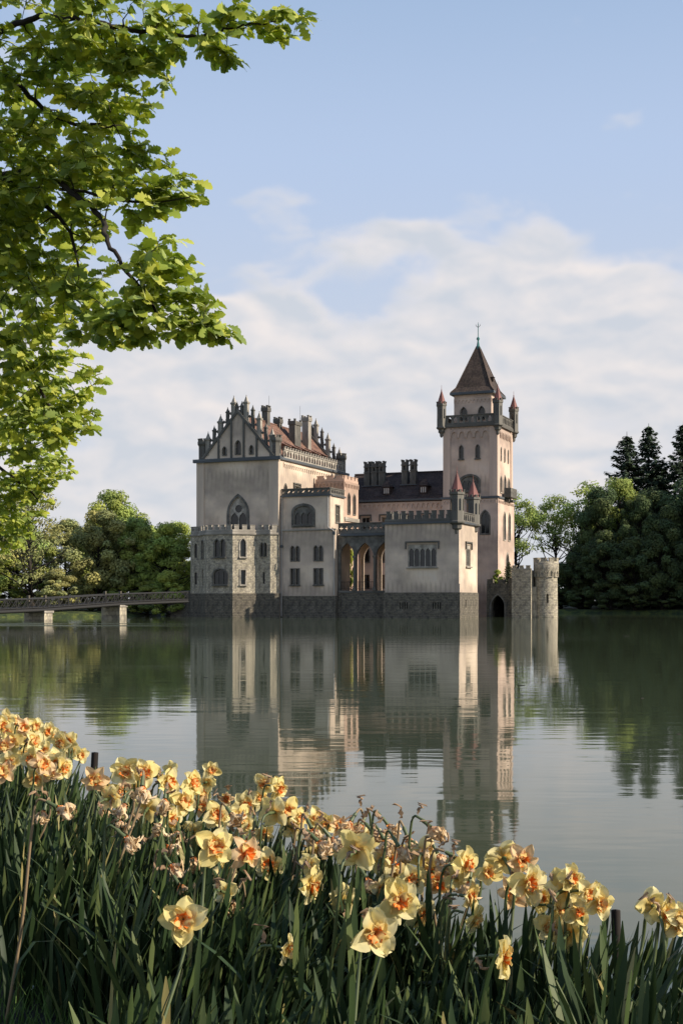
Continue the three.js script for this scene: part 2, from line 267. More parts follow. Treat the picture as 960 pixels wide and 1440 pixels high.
// --- the gabled hall
const GX = -5.55, GH = 5.7, gableY = (x) => 19.55 + GH * (1 - Math.abs(x - GX) / 4.85);
const hall = block('gabled_hall', 'tall pale hall with stepped pinnacle gable and brown tiled roof', 'building', -5.6, -11);
{
  const t = 0.45;
  boxWalls(hall, -11.19, 0, -22.3, 0, 0, 19.15, M.plaster, {
    f: [{ s: 5.72, y: 10.5, w: 2.4, h: 4.3, k: 'lancet', n: 2, tracery: 0.52, rose: 0.95, sur: 0.34, surMat: M.trim, frame: M.paleTrim, deep: 0.22 }],
    r: [{ s: 1.9, y: 14.6, w: 0.8, h: 1.7, k: 'lancet', sur: 0.12 }, { s: 5.3, y: 14.4, w: 1.5, h: 1.9, k: 'rect', n: 2, frame: M.paleTrim, hood: true, sur: 0.1 }, { s: 8.4, y: 14.6, w: 0.8, h: 1.7, k: 'lancet', sur: 0.12 }],
  });
  polyDeck(hall, [[-11, -0.3], [-0.2, -0.3], [-0.2, -22], [-11, -22]], 18.9, 0.2, M.lead);
  for (const [x0, x1] of [[-11.19, -10.15], [-1.25, 0]]) put('pilaster', box(x1 - x0, 8.1, 0.12, (x0 + x1) / 2, 15.1, 0.063), M.plaster, hall);
  band(hall, [-11.19, 0], [0, 0], 19.1, 0.42, 0.38, M.lead);
  band(hall, [0, -0.102], [0, -22.3], 19.15, 0.3, 0.25, M.lead, 'cornice', 0.56);
  frieze(hall, [0, -1.3], [0, -22], 18.3, 0.6, 34, M.plaster);
  balustrade(hall, [0, -1.6], [0, -21.6], 19.47, 1.15, { n: 24, kind: 'arch', mat: M.paleTrim, inset: 0 });
  { const g = merlonGeo(0.32, 0.22, 0.2); for (let i = 0; i < 25; i++) place('merlon', g, M.paleTrim, hall, -0.13, 20.61, -2 - i * 0.79, Math.PI / 2); }
  for (const [zf, back] of [[-0.03, 0], [-21.75, 1]]) {
    const S = new THREE.Shape([[-10.4, 19.52], [-0.7, 19.52], [GX, 19.52 + GH]].map(([x, y]) => new THREE.Vector2(x, y)));
    const hs = back ? [] : [{ s: -5.5, y: 20, w: 0.62, h: 1.65, k: 'lancet' }, { s: -7.35, y: 19.95, w: 0.42, h: 1.0, k: 'lancet' }, { s: -3.68, y: 19.95, w: 0.42, h: 1.0, k: 'lancet' }];
    for (const o of hs) S.holes.push(outline(new THREE.Path(), o.s, o.y, o.w, o.h, o.k));
    const gw = put('gable', extrude(S, 0.5, zf - 0.5), M.plaster, hall);
    for (const o of hs) windowIn(hall, new THREE.Matrix4().setPosition(0, 0, zf), { ...o, sur: 0.1 });
    for (const x of [-8.15, -6.4, -4.7, -2.95]) put('pilaster', box(0.24, gableY(x) - 19.65, 0.14, x, (gableY(x) + 19.4) / 2, zf + (back ? -0.57 : 0.072)), M.trim, gw);
    for (const sgn of [-1, 1]) { const len = Math.hypot(4.85, GH) + 0.1, g = box(len, 0.34, 0.78, 0, 0, 0).rotateZ(-sgn * Math.atan2(GH, 4.85)).translate(GX + sgn * 2.36, 19.52 + GH / 2 + 0.13, zf - 0.25 + sgn * 0.003); put('coping', g, M.trim, gw); }
    const pins = [[-9.75, 23.0, 1], [-8.9, 23.7, 0], [-8.02, 25.0, 1], [-7.05, 25.85, 0], [-6.2, 27.25, 1], [-5.75, 26.5, 0], [-5.1, 26.5, 0], [-4.5, 27.25, 1], [-3.6, 25.95, 0], [-2.72, 25.2, 1], [-1.85, 23.7, 0], [-1.0, 23.05, 1]];
    pins.forEach(([x, y, fat], i) => {
      pinnacle(gw, x, zf - 0.25, gableY(x) - 0.35, y, fat ? 0.52 : 0.34, fat ? M.paleTrim : M.trim);
      const nx = pins[i + 1]; if (!nx || (i === 5)) return;
      const yb = Math.max(gableY(x), gableY(nx[0])) + 0.55, len = nx[0] - x - 0.2, mx = (x + nx[0]) / 2;
      put('tracery_bar', merge([box(len, 0.16, 0.14, mx, yb, zf - 0.25), box(len * 0.4, len * 0.4, 0.12, 0, 0, 0).rotateZ(Math.PI / 4).translate(mx, yb + 0.02, zf - 0.25), box(0.12, 0.8, 0.12, mx - len * 0.36, yb + 0.02, zf - 0.25), box(0.12, 0.8, 0.12, mx + len * 0.36, yb - 0.02, zf - 0.25)]), M.trim, gw);
    });
  }
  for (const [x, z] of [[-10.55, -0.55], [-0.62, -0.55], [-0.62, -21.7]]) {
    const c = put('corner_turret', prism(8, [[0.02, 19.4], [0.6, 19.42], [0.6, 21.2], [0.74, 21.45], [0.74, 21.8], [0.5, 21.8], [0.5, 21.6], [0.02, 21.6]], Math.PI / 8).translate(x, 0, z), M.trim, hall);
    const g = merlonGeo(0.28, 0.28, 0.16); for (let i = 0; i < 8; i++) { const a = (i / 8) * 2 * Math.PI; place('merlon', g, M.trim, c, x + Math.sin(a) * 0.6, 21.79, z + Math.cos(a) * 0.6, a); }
    for (let i = 0; i < 8; i += 2) { const a = (i / 8) * 2 * Math.PI; put('window', extrude(outline(new THREE.Shape(), 0, 19.9, 0.2, 1.0, 'lancet'), 0.03, 0.6 * Math.cos(Math.PI / 8) - 0.012).rotateY(a).translate(x, 0, z), M.glass, c); }  // each dark plate replaces the shadow of a slit opening, no recess behind
  }
  // roof: two tiled slopes between the gables
  const run = 4.75, rise = 5.35, sl = Math.hypot(run, rise), ang = Math.atan2(rise, run);
  for (const s of [-1, 1]) {
    const g = box(sl, 0.2, 20.9, 0, 0, 0); const uv = g.attributes.uv; for (let i = 0; i < uv.count; i++) uv.setXY(i, uv.getX(i) * 20.9, uv.getY(i) * sl);
    const gp = g.attributes.position, gn = g.attributes.normal; for (let i = 0; i < uv.count; i++) if (Math.abs(gn.getY(i)) > 0.9) uv.setXY(i, gp.getZ(i), gp.getX(i) * -s + sl / 2);
    const r = put('roof', g.rotateZ(-s * ang).translate(GX + (s * run) / 2, 19.5 + rise / 2, -11.4 + s * 0.002), M.roofBrown, hall);
    if (s > 0) {
      for (const v of [5.6, 8.6, 11.9, 15.1, 18.2]) { const dm = put('dormer', box(0.9, 0.6, 1.0, -2.0, 21.35, -v), M.roofBrown, r); put('dormer_roof', box(1.7, 0.1, 1.35, 0, 0, 0).rotateZ(-0.42).translate(-2.15, 21.85, -v), M.roofBrown, dm); put('dormer_light', box(0.04, 0.34, 0.6, -1.54, 21.36, -v), M.glass, dm); };
      put('ridge_tiles', box(0.3, 0.2, 20.9, GX, 24.95, -11.4), M.roofBrown, r);
    }
  }
  chimney(hall, -5.5, -8, 24.2, 26.8, 0.8, 0.8, M.trim);
  chimney(hall, -5.5, -11.7, 24.2, 25.8, 0.8, 0.8, M.trim);
  chimney(hall, -3.5, -12.6, 21.6, 25.5, 0.9, 1.9, M.trim);
  chimney(hall, -3.4, -16.2, 21.6, 26.5, 0.95, 0.95, M.paleTrim);
  for (const [x, z, y] of [[-5.55, -9, 28.5], [-5.1, -17.9, 28.4]]) put('lightning_rod', limb([[x, 24.5, z, 0.035], [x, y, z, 0.015]], 5), M.iron, hall);
}

// --- the small crenellated wing on the hall's flank
const oriel = block('crenellated_wing', 'small pink crenellated wing on the sunlit flank of the gabled hall', 'building', 2.1, -13);
{
  boxWalls(oriel, 0.25, 4.24, -15.6, -10.7, 0, 17.3, M.rose, { f: [{ s: 1.4, y: 14.8, w: 0.6, h: 1.5, k: 'lancet' }, { s: 2.6, y: 14.8, w: 0.6, h: 1.5, k: 'lancet' }], r: [{ s: 1.5, y: 13.2, w: 0.75, h: 2.6, k: 'lancet', sur: 0.12 }, { s: 3.4, y: 13.2, w: 0.75, h: 2.6, k: 'lancet', sur: 0.12 }, { s: 1.5, y: 9.6, w: 0.8, h: 1.8, k: 'rect', sur: 0.12 }, { s: 3.4, y: 9.6, w: 0.8, h: 1.8, k: 'rect', sur: 0.12 }] });
  polyDeck(oriel, [[0.4, -10.9], [4.1, -10.9], [4.1, -15.4], [0.4, -15.4]], 17, 0.2, M.lead);
  frieze(oriel, [0.25, -10.7], [4.24, -10.7], 16.55, 0.65, 8, M.rose);
  frieze(oriel, [4.24, -10.7], [4.24, -15.6], 16.55, 0.65, 9, M.rose);
  crenels(oriel, [0.25, -10.7], [4.24, -10.7], 17.31, { n: 3, h: 0.35, low: 0.3, fill: 0.7, mat: M.rose });
  crenels(oriel, [4.24, -10.7], [4.24, -15.6], 17.31, { n: 4, h: 0.35, low: 0.3, fill: 0.7, mat: M.rose, trim: 0.31 });
  band(oriel, [4.24, -10.75], [4.24, -15.6], 12.2, 0.5, 0.14, M.paleTrim, 'string_course');
}

// --- the many-sided stone bastion below the gable
const bastion = block('stone_bastion', 'low many-sided rubble stone bastion with crenels below the gabled hall', 'bastion', -6.5, 0.5);
{
  const P = [[-11.95, -2], [-11.95, 0.25], [-11.4, 0.8], [-10.43, 0.8], [-8.28, 2.95], [-4.73, 2.95], [-2.57, 0.8], [-0.76, 0.8], [0.04, 0]];
  const wins = { 2: [{ s: 0.5, y: 7.3, w: 0.4, h: 1.8, k: 'lancet' }, { s: 0.5, y: 4, w: 0.36, h: 1.5 }], 3: [{ s: 1.5, y: 7.2, w: 0.75, h: 2.2, k: 'lancet', sur: 0.1 }, { s: 1.5, y: 3.9, w: 0.5, h: 1.9 }],
    4: [{ s: 1.42, y: 7.3, w: 0.62, h: 2.1, k: 'lancet', sur: 0.12, sill: 1 }, { s: 2.2, y: 7.3, w: 0.62, h: 2.1, k: 'lancet', sur: 0.12, sill: 1 }, { s: 1.9, y: 3.95, w: 1.95, h: 1.85, k: 'seg', n: 3, sur: 0.14, sill: 1 }],
    5: [{ s: 1.3, y: 7.3, w: 0.72, h: 2.2, k: 'lancet', sur: 0.16, sill: 1, surMat: M.paleTrim }, { s: 1.3, y: 3.95, w: 0.62, h: 1.75, sur: 0.12, sill: 1, surMat: M.paleTrim }],
    6: [{ s: 0.72, y: 7.4, w: 0.36, h: 1.6, k: 'lancet', sur: 0.08 }, { s: 1.2, y: 7.4, w: 0.36, h: 1.6, k: 'lancet', sur: 0.08 }, { s: 0.95, y: 4.05, w: 0.3, h: 1.4 }] };
  const off = (d) => P.map(([x, z], i) => { const A = P[Math.max(0, i - 1)], B = P[Math.min(P.length - 1, i + 1)]; const n1 = i ? frameOf(A, [x, z]) : frameOf([x, z], B), n2 = i < P.length - 1 ? frameOf([x, z], B) : n1; let nx = Math.sin(n1.th) + Math.sin(n2.th), nz = Math.cos(n1.th) + Math.cos(n2.th); const l = Math.hypot(nx, nz), k = d / (l / 2); return [x + (nx / l) * k, z + (nz / l) * k]; });
  const Q = off(0.2), R = off(0.14), close = (a) => [...a, [0.03, -1.9], [-11.7, -1.9]];
  for (let i = 0; i < P.length - 1; i++) {
    wall(bastion, P[i], P[i + 1], 2.84, 10.2, M.rubble, wins[i] ?? [], 0.4);
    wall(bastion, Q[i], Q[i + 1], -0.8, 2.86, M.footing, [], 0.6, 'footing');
    put('cornice', (() => { const f = frameOf(R[i], R[i + 1]); return box(f.L, 0.24, 0.3, f.L / 2, 10.12, -0.15).applyMatrix4(f.m); })(), M.paleTrim, bastion);
    const len = Math.hypot(P[i + 1][0] - P[i][0], P[i + 1][1] - P[i][1]); crenels(bastion, P[i], P[i + 1], 10.24, { low: 0.36, h: 0.5, t: 0.28, n: Math.max(1, Math.round(len / 0.92)), fill: 0.56, mat: M.paleTrim });
  }
  polyDeck(bastion, close(off(-0.1)), 9.9, 0.2, M.lead);
  polyDeck(bastion, close(off(0.12)), 2.7, 0.2, M.footing, 'ledge');
}
const abut = block('bridge_abutment', 'dark stone abutment where the footbridge meets the bastion', 'abutment', -13.4, 0);
{ boxWalls(abut, -15.2, -11.96, -3.5, 0.2, -0.8, 3.1, M.footing, {}, 0.6); polyDeck(abut, [[-15.1, 0.1], [-12.05, 0.1], [-12.05, -3.4], [-15.1, -3.4]], 2.95, 0.14, M.footing); put('coping', box(3.2, 0.16, 0.5, -13.58, 3.19, 0), M.trim, abut); }

// --- the terrace block between the hall and the arcade
const annex = block('terrace_block', 'pale square block with balustraded roof and ogee window beside the gabled hall', 'building', 3.6, -3);
{
  const pair = (s) => [-0.33, 0.33].flatMap((d) => [{ s: s + d, y: 6.8, w: 0.46, h: 1.8, k: 'lancet', sur: 0.07 }, { s: s + d, y: 3.95, w: 0.46, h: 1.9, sur: 0.07, sill: 1 }]);
  boxWalls(annex, 0.12, 7.15, -5.4, -0.5, 2.58, 10.5, M.plaster, { f: [...pair(1.82), ...pair(4.87)] });
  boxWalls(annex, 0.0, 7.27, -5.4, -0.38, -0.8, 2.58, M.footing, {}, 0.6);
  boxWalls(annex, 0.12, 6.5, -5.0, -0.5, 10.62, 14.6, M.plaster, { f: [{ s: 2.92, y: 11.15, w: 2.5, h: 2.3, k: 'seg', n: 3, tracery: 0.62, sur: 0.3, sill: 1, surMat: M.trim }], r: [{ s: 2.3, y: 11.5, w: 1.1, h: 2.0, n: 2, tr: 1, sur: 0.14, frame: M.paleTrim }] });
  band(annex, [0.12, -0.5], [7.15, -0.5], 10.44, 0.18, 0.14, M.paleTrim, 'string_course', 0.14);
  polyDeck(annex, [[0.4, -0.8], [7.1, -0.8], [7.1, -5.3], [0.4, -5.3]], 10.3, 0.2, M.lead);
  polyDeck(annex, [[0.3, -0.7], [6.3, -0.7], [6.3, -4.9], [0.3, -4.9]], 14.3, 0.2, M.lead);
  band(annex, [0.12, -0.5], [6.5, -0.5], 14.58, 0.16, 0.2, M.lead, 'cornice', 0.2); band(annex, [6.5, -0.603], [6.5, -5], 14.58, 0.16, 0.2, M.lead, 'cornice', 0.4);
  balustrade(annex, [0.14, -0.4], [6.55, -0.4], 14.75, 0.82, { n: 10, kind: 'lens', mat: M.trim }); balustrade(annex, [6.6, -0.62], [6.6, -5], 14.75, 0.82, { n: 8, kind: 'arch', mat: M.trim });
  downpipe(annex, [[0.2, 14.6, -0.36], [0.2, 0.1, -0.3]]); downpipe(annex, [[6.3, 14.5, -0.38], [6.3, 10.9, -0.38], [6.45, 10.68, -0.2], [7.0, 10.45, -0.2], [7.06, 10.2, -0.4], [7.06, 2.7, -0.4]]);
  put('rain_hopper', box(0.3, 0.34, 0.22, 0.2, 8.6, -0.36), M.lead, annex); put('rain_hopper', box(0.3, 0.4, 0.24, 7.06, 10.1, -0.37), M.lead, annex);
}

// --- the open arcade
const arcade = block('open_arcade', 'open arcade of pointed arches under a pierced balustrade', 'arcade', 10.4, -3);
{
  const z = -1.2, piers = [7.3, 9.38, 12.0, 14.6];
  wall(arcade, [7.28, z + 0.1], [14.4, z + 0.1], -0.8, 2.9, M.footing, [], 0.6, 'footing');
  put('floor', box(7.1, 0.3, 7.0, 10.85, 3.06, -4.6), M.trim, arcade);
  band(arcade, [7.28, z], [14.3, z], 2.93, 0.24, 0.16, M.trim, 'string_course', 0.34);
  const arches = [[8.38, 1.72], [10.69, 2.2], [13.1, 2.0]];
  for (const [zz, mat, dx] of [[z, M.trim, 0], [-8.0, M.plaster, -2.1]]) {
    const S = new THREE.Shape([[7.28 + dx, 3.2], [7.28 + dx, 9.9], [14.4, 9.9], [14.4, 3.2]].map(([a, b]) => new THREE.Vector2(a, b)));
    for (const [cx, w] of dx ? [[6.55, 2.0], [8.85, 2.0], [11.2, 2.0], [13.3, 1.8]] : arches) S.holes.push(outline(new THREE.Path(), cx, 3.205, w, 5.7, 'lancet'));
    put('arch_wall', extrude(S, 0.42, zz - 0.42, 8), mat, arcade);
    for (const cx of dx ? [7.7, 10.02, 12.3] : [9.39, 11.94]) put('column', prism(8, [[0.02, 3.2], [0.26, 3.21], [0.26, 3.55], [0.16, 3.65], [0.15, 7.0], [0.26, 7.2], [0.26, 7.35], [0.02, 7.36]]).translate(cx, 0, zz + 0.1), mat, arcade);
  }
  put('courtyard_paving', box(14.0, 0.3, 12.4, 7.3, 3.0, -14.2), M.paleTrim, arcade);
  put('ceiling', box(7.0, 0.2, 6.3, 10.85, 9.65, -4.8), M.plaster, arcade);
  balustrade(arcade, [7.28, z + 0.08], [13.85, z + 0.08], 10.0, 1.3, { n: 9, mat: M.trim, t: 0.2 });
  band(arcade, [7.28, z], [14.0, z], 9.72, 0.28, 0.24, M.lead, 'cornice', 0.5);
  for (const [cx, w] of arches.slice(0, 2)) { const L = []; L.push(box(w - 0.1, 0.05, 0.05, cx, 4.25, z - 0.25), box(w - 0.1, 0.05, 0.05, cx, 3.4, z - 0.25)); for (let i = 0; i < 8; i++) L.push(box(0.03, 0.9, 0.03, cx - w / 2 + 0.15 + (i * (w - 0.3)) / 7, 3.8, z - 0.25)); put('railing', merge(L), M.iron, arcade); }
}
// --- the water pavilion
const pav = block('water_pavilion', 'square pale pavilion with crenels and two red spired corner turrets', 'building', 18.3, -3.3);
{
  const x0 = 13.83, x1 = 22.81, z1 = 0.5, z0 = -7.1;
  const grille = (s) => [-0.42, -0.14, 0.14, 0.42].map((d) => ({ s: s + d, y: 1.05, w: 0.16, h: 0.75, frame: M.trim }));
  boxWalls(pav, x0 - 0.14, x1 + 0.14, z0, z1 + 0.14, -0.8, 2.96, M.footing, { f: [...grille(2.5), ...grille(6.5)], r: [{ s: 2.4, y: 1.2, w: 0.3, h: 0.9 }] }, 0.6);
  boxWalls(pav, x0, x1, z0 + 0.02, z1, 2.96, 10.9, M.plaster, {
    f: [{ s: 4.58, y: 5.9, w: 3.5, h: 2.6, n: 5, tracery: 0.8, hood: true, sill: 1, frame: M.paleTrim, surMat: M.paleTrim }],
    r: [{ s: 3.7, y: 6, w: 1.9, h: 2.5, n: 4, tracery: 0.8, hood: true, sill: 1, frame: M.paleTrim, surMat: M.paleTrim }] });
  polyDeck(pav, [[x0 + 0.2, z1 - 0.2], [x1 - 0.2, z1 - 0.2], [x1 - 0.2, z0 + 0.3], [x0 + 0.2, z0 + 0.3]], 10.6, 0.25, M.lead);
  put('plinth_moulding', box(0.16, 1.0, 0.16, x1 + 0.06, 3.45, z1 + 0.06), M.plaster, pav);
  band(pav, [x0, z1], [x1, z1], 10.88, 0.22, 0.26, M.lead, 'cornice', 0); band(pav, [x1, z1 - 0.103], [x1, z0], 10.88, 0.22, 0.26, M.lead, 'cornice', 0.54);
  crenels(pav, [x0, z1 + 0.1], [x1 - 0.7, z1 + 0.1], 11.1, { n: 9, low: 0.36, h: 0.86, t: 0.34, fill: 0.54, mat: M.trim });
  crenels(pav, [x1, z0 + 0.3], [x0, z0 + 0.3], 11.1, { n: 9, low: 0.36, h: 0.86, t: 0.34, fill: 0.52, mat: M.trim });
  crenels(pav, [x0 + 0.03, z0 + 0.35], [x0 + 0.03, z1 - 0.3], 11.1, { n: 7, low: 0.36, h: 0.86, t: 0.34, fill: 0.52, mat: M.trim });
  balustrade(pav, [x1 + 0.1, z1 - 0.9], [x1 + 0.1, z0 + 1.4], 11.1, 1.15, { n: 7, kind: 'arch', mat: M.trim, t: 0.22 });
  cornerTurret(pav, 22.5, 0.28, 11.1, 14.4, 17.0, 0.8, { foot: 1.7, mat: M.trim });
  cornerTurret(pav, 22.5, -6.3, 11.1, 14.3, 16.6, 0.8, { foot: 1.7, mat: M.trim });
}
// --- the rear wing
const wing = block('rear_wing', 'pink rear wing with dark tiled roof and pierced chimneys', 'building', 9, -24);
{
  const x0 = 0.4, x1 = 15.6, zf = -20, zb = -28.5;
  boxWalls(wing, x0, x1, zb, zf, 0, 15.3, M.pink, { f: [3.2, 6.0, 8.8, 11.6].flatMap((s) => [{ s, y: 11.2, w: 1.1, h: 2.0, hood: true, n: 2, tr: 1, frame: M.paleTrim }, { s, y: 3.6, w: 1.1, h: 1.9, n: 2 }, { s, y: 7.2, w: 1.0, h: 2.2, k: 'lancet', sur: 0.14 }]) });
  frieze(wing, [x0, zf], [x1, zf], 14.3, 0.8, 22, M.pink, 0.14);
  band(wing, [x0, zf], [x1, zf], 15.25, 0.25, 0.35, M.lead, 'gutter');
  const run = 4.25, rise = 4.0, sl = Math.hypot(run, rise);
  for (const s of [1, -1]) { const g = box(x1 - x0, 0.2, sl + 0.4); const p = g.attributes.position, u = g.attributes.uv; for (let i = 0; i < p.count; i++) u.setXY(i, p.getX(i), -p.getZ(i)); put('roof', g.rotateX(s * Math.atan2(rise, run)).translate((x0 + x1) / 2 + s * 0.002, 15.35 + rise / 2, zf - 4.25 + (s * run) / 2), M.roofDark, wing); }
  for (const x of [x0 + 0.2, x1 - 0.2]) put('gable_end', extrude(new THREE.Shape([[-4.2, 15.28], [4.2, 15.28], [0, 19.2]].map(([a, b]) => new THREE.Vector2(a, b))), 0.3, -0.15).rotateY(Math.PI / 2).translate(x, 0, -24.25), M.pink, wing);
  for (const x of [2.9, 3.95, 5.0]) chimney(wing, x, -22.6, 17, 20.7, 0.78, 0.78, M.trim, true);
  for (const x of [8.3, 9.5]) chimney(wing, x, -22.6, 17, 20.75, 0.78, 0.78, M.trim, true);
  for (const x of [6.3, 11.5]) { const d = put('dormer', box(1.0, 1.1, 1.8, x, 16.75, -21.6), M.roofDark, wing); put('dormer_roof', flat(new THREE.CylinderGeometry(0.02, 1.05, 1.15, 4, 1).rotateY(Math.PI / 4)).translate(x, 17.86, -21.3), M.roofDark, d); for (const q of [-0.26, 0.02, 0.3]) put('dormer_light', box(0.14, 0.7, 0.05, x + q - 0.02, 16.75, -20.69), M.frame, d); }
  for (const [x, w] of [[3.95, 3.4], [8.9, 2.4]]) put('flashing', box(w, 0.12, 1.1, x, 17.6, -22.55).rotateX(0), M.lead, wing);
  for (const x of [2.2, 5.4, 10.2, 13.4]) put('snow_guard', limb([[x - 0.9, 16.02, -20.35, 0.02], [x + 0.9, 16.02, -20.35, 0.02]], 4), M.iron, wing);
}

// --- the great tower
const tower = block('great_tower', 'tall pink square tower with dark pyramid roof and four corner turrets', 'tower', 18.7, -22);
{
  const x0 = 15.13, x1 = 22.24, z1 = -18, z0 = -25.7, y1 = 24.4;
  boxWalls(tower, x0 - 0.12, x1 + 0.22, z0 - 0.3, z1 + 0.22, 0, 15.1, M.pink, { f: [{ s: 5.75, y: 10.6, w: 1.1, h: 2.9, k: 'lancet', sur: 0.18, n: 2 }, { s: 2.0, y: 10.6, w: 1.1, h: 2.9, k: 'lancet', sur: 0.18, n: 2 }],
    r: [{ s: 3.1, y: 9.9, w: 0.95, h: 3.6, k: 'lancet', sur: 0.12, n: 2, surMat: M.paleTrim }, { s: 5.6, y: 9.9, w: 0.95, h: 3.6, k: 'lancet', sur: 0.12, n: 2, surMat: M.paleTrim }, { s: 4.6, y: 3.4, w: 1.3, h: 4.8, k: 'lancet', sur: 0.16, n: 2, surMat: M.paleTrim }] });
  boxWalls(tower, x0, x1, z0, z1, 15.35, y1, M.pink, { f: [{ s: 2.4, y: 20.3, w: 0.5, h: 1.75, k: 'lancet', sur: 0.06, sill: 1 }, { s: 4.6, y: 20.3, w: 0.5, h: 1.75, k: 'lancet', sur: 0.06, sill: 1 }, { s: 3.55, y: 16.1, w: 2.3, h: 1.95, k: 'seg', n: 3, tracery: 0.66, sur: 0.26, sill: 1, frame: M.trim }],
    r: [{ s: 2.0, y: 20.1, w: 0.4, h: 1.75, k: 'lancet', sur: 0.06, surMat: M.paleTrim, frame: M.paleTrim }, { s: 3.8, y: 20.1, w: 0.4, h: 1.75, k: 'lancet', sur: 0.06, surMat: M.paleTrim, frame: M.paleTrim }, { s: 5.6, y: 20.1, w: 0.4, h: 1.75, k: 'lancet', sur: 0.06, surMat: M.paleTrim, frame: M.paleTrim }, { s: 2.0, y: 16.0, w: 0.8, h: 2.1, k: 'lancet', sur: 0.12, surMat: M.paleTrim, frame: M.paleTrim }, { s: 3.9, y: 15.7, w: 1.0, h: 2.6, k: 'lancet', sur: 0.14, surMat: M.paleTrim, frame: M.paleTrim }, { s: 5.8, y: 16.0, w: 0.8, h: 2.1, k: 'lancet', sur: 0.12, surMat: M.paleTrim, frame: M.paleTrim }] });
  band(tower, [x0 - 0.12, z1 + 0.22], [x1 + 0.22, z1 + 0.22], 15.1, 0.26, 0.16, M.lead, 'string_course'); band(tower, [x1 + 0.22, z1 + 0.117], [x1 + 0.22, z0 - 0.3], 15.1, 0.26, 0.16, M.lead, 'string_course', 0.33);
  frieze(tower, [x0 + 0.1, z1 + 0.22], [x1, z1 + 0.22], 14.5, 0.5, 16, M.pink, 0.08); frieze(tower, [x1 + 0.22, z1], [x1 + 0.22, z0], 14.5, 0.5, 16, M.pink, 0.08);
  for (const [a, b] of [[x0, x0 + 0.95], [x1 - 0.95, x1]]) put('pilaster', box(b - a, y1 - 15.5, 0.12, (a + b) / 2, (y1 + 15.5) / 2 - 0.07, z1 + 0.063), M.pink, tower);
  for (const [a, b] of [[z1 + 0.122, z1 - 0.85], [z0 + 0.9, z0]]) put('pilaster', box(0.12, y1 - 15.5, a - b, x1 + 0.063, (y1 + 15.5) / 2 - 0.07, (a + b) / 2), M.pink, tower);
  frieze(tower, [x0 + 0.95, z1], [x1 - 0.95, z1], 23.0, 1.1, 5, M.pink, 0.14); frieze(tower, [x1, z1 - 0.9], [x1, z0 + 0.9], 23.0, 1.1, 8, M.pink, 0.14);
  put('balcony_floor', box(x1 - x0 + 0.56, 0.35, z1 - z0 + 0.56, (x0 + x1) / 2, y1 + 0.18, (z0 + z1) / 2), M.trim, tower);
  const a = x0 - 0.24, b = x1 + 0.24, f = z1 + 0.24, bk = z0 - 0.24, yb = y1 + 0.36;
  for (const [p, q, mat, n] of [[[a, f], [b, f], M.trim, 10], [[b, f - 0.4], [b, bk + 0.4], M.trim, 10], [[b, bk], [a, bk], M.trim, 10], [[a, bk + 0.4], [a, f - 0.4], M.trim, 10]]) balustrade(tower, p, q, yb, 1.2, { n, kind: 'arch', mat, t: 0.2 });
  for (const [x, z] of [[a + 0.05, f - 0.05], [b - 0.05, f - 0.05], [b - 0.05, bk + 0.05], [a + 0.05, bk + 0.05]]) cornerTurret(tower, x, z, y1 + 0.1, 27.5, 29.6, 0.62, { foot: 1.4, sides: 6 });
  // lantern storey and roof
  const u0 = 16.2, u1 = 21.2, w1 = -19.2, w0 = -24.4;
  boxWalls(tower, u0, u1, w0, w1, y1 + 0.36, 28.75, M.pink, { f: [{ s: 1.3, y: 25.5, w: 0.75, h: 1.6, k: 'lancet', sur: 0.1 }, { s: 3.7, y: 25.5, w: 0.75, h: 1.6, k: 'lancet', sur: 0.1 }], r: [{ s: 1.5, y: 25.5, w: 0.75, h: 1.6, k: 'lancet', sur: 0.1 }, { s: 3.7, y: 25.5, w: 0.75, h: 1.6, k: 'lancet', sur: 0.1 }] });
  frieze(tower, [u0, w1], [u1, w1], 27.7, 0.5, 10, M.pink, 0.08); frieze(tower, [u1, w1], [u1, w0], 27.7, 0.5, 10, M.pink, 0.08);
  put('eaves', box(u1 - u0 + 0.9, 0.32, w1 - w0 + 0.9, (u0 + u1) / 2, 28.9, (w0 + w1) / 2), M.lead, tower);
  const rf = prism(4, [[4.05, 29.06], [3.25, 29.75], [0.26, 35.4], [0.02, 35.5]], Math.PI / 4), rp = rf.attributes.position, rn = rf.attributes.normal, ru = rf.attributes.uv;
  for (let i = 0; i < rp.count; i++) ru.setXY(i, Math.abs(rn.getX(i)) > Math.abs(rn.getZ(i)) ? rp.getZ(i) : rp.getX(i), rp.getY(i));
  const roof = put('roof', rf.translate((u0 + u1) / 2, 0, (w0 + w1) / 2), M.roofTower, tower), cx = (u0 + u1) / 2, cz = (w0 + w1) / 2;
  for (const [sx, sz] of [[1, 1], [-1, 1], [1, -1], [-1, -1]]) put('hip', limb([[cx + sx * 2.88, 29.1, cz + sz * 2.88, 0.07], [cx + sx * 2.32, 29.75, cz + sz * 2.32, 0.07], [cx + sx * 0.18, 35.4, cz + sz * 0.18, 0.05]], 5), M.roofTower, roof);
  put('roof_hatch', merge([box(0.5, 0.45, 0.5, u1 - 0.55, 30.9, cz + 0.3), box(0.6, 0.08, 0.6, u1 - 0.5, 31.16, cz + 0.3)]), M.roofTower, roof);
  put('finial', new THREE.LatheGeometry([[0.34, 35.0], [0.2, 35.5], [0.1, 36.1], [0.1, 36.2], [0.24, 36.4], [0.1, 36.65], [0.05, 36.7], [0.045, 38.4], [0.01, 38.45]].map(([r, y]) => new THREE.Vector2(r, y)), 10).translate(cx, 0, cz), M.copper, roof);
  put('weather_vane', merge([[-0.3, 0.35], [0.3, 0.35], [0, 0.6]].map(([dx, dy]) => limb([[cx, 37.9, cz, 0.03], [cx + dx, 38 + dy * 0.5, cz, 0.03], [cx + dx, 38 + dy, cz, 0.02]], 4))), M.iron, roof);
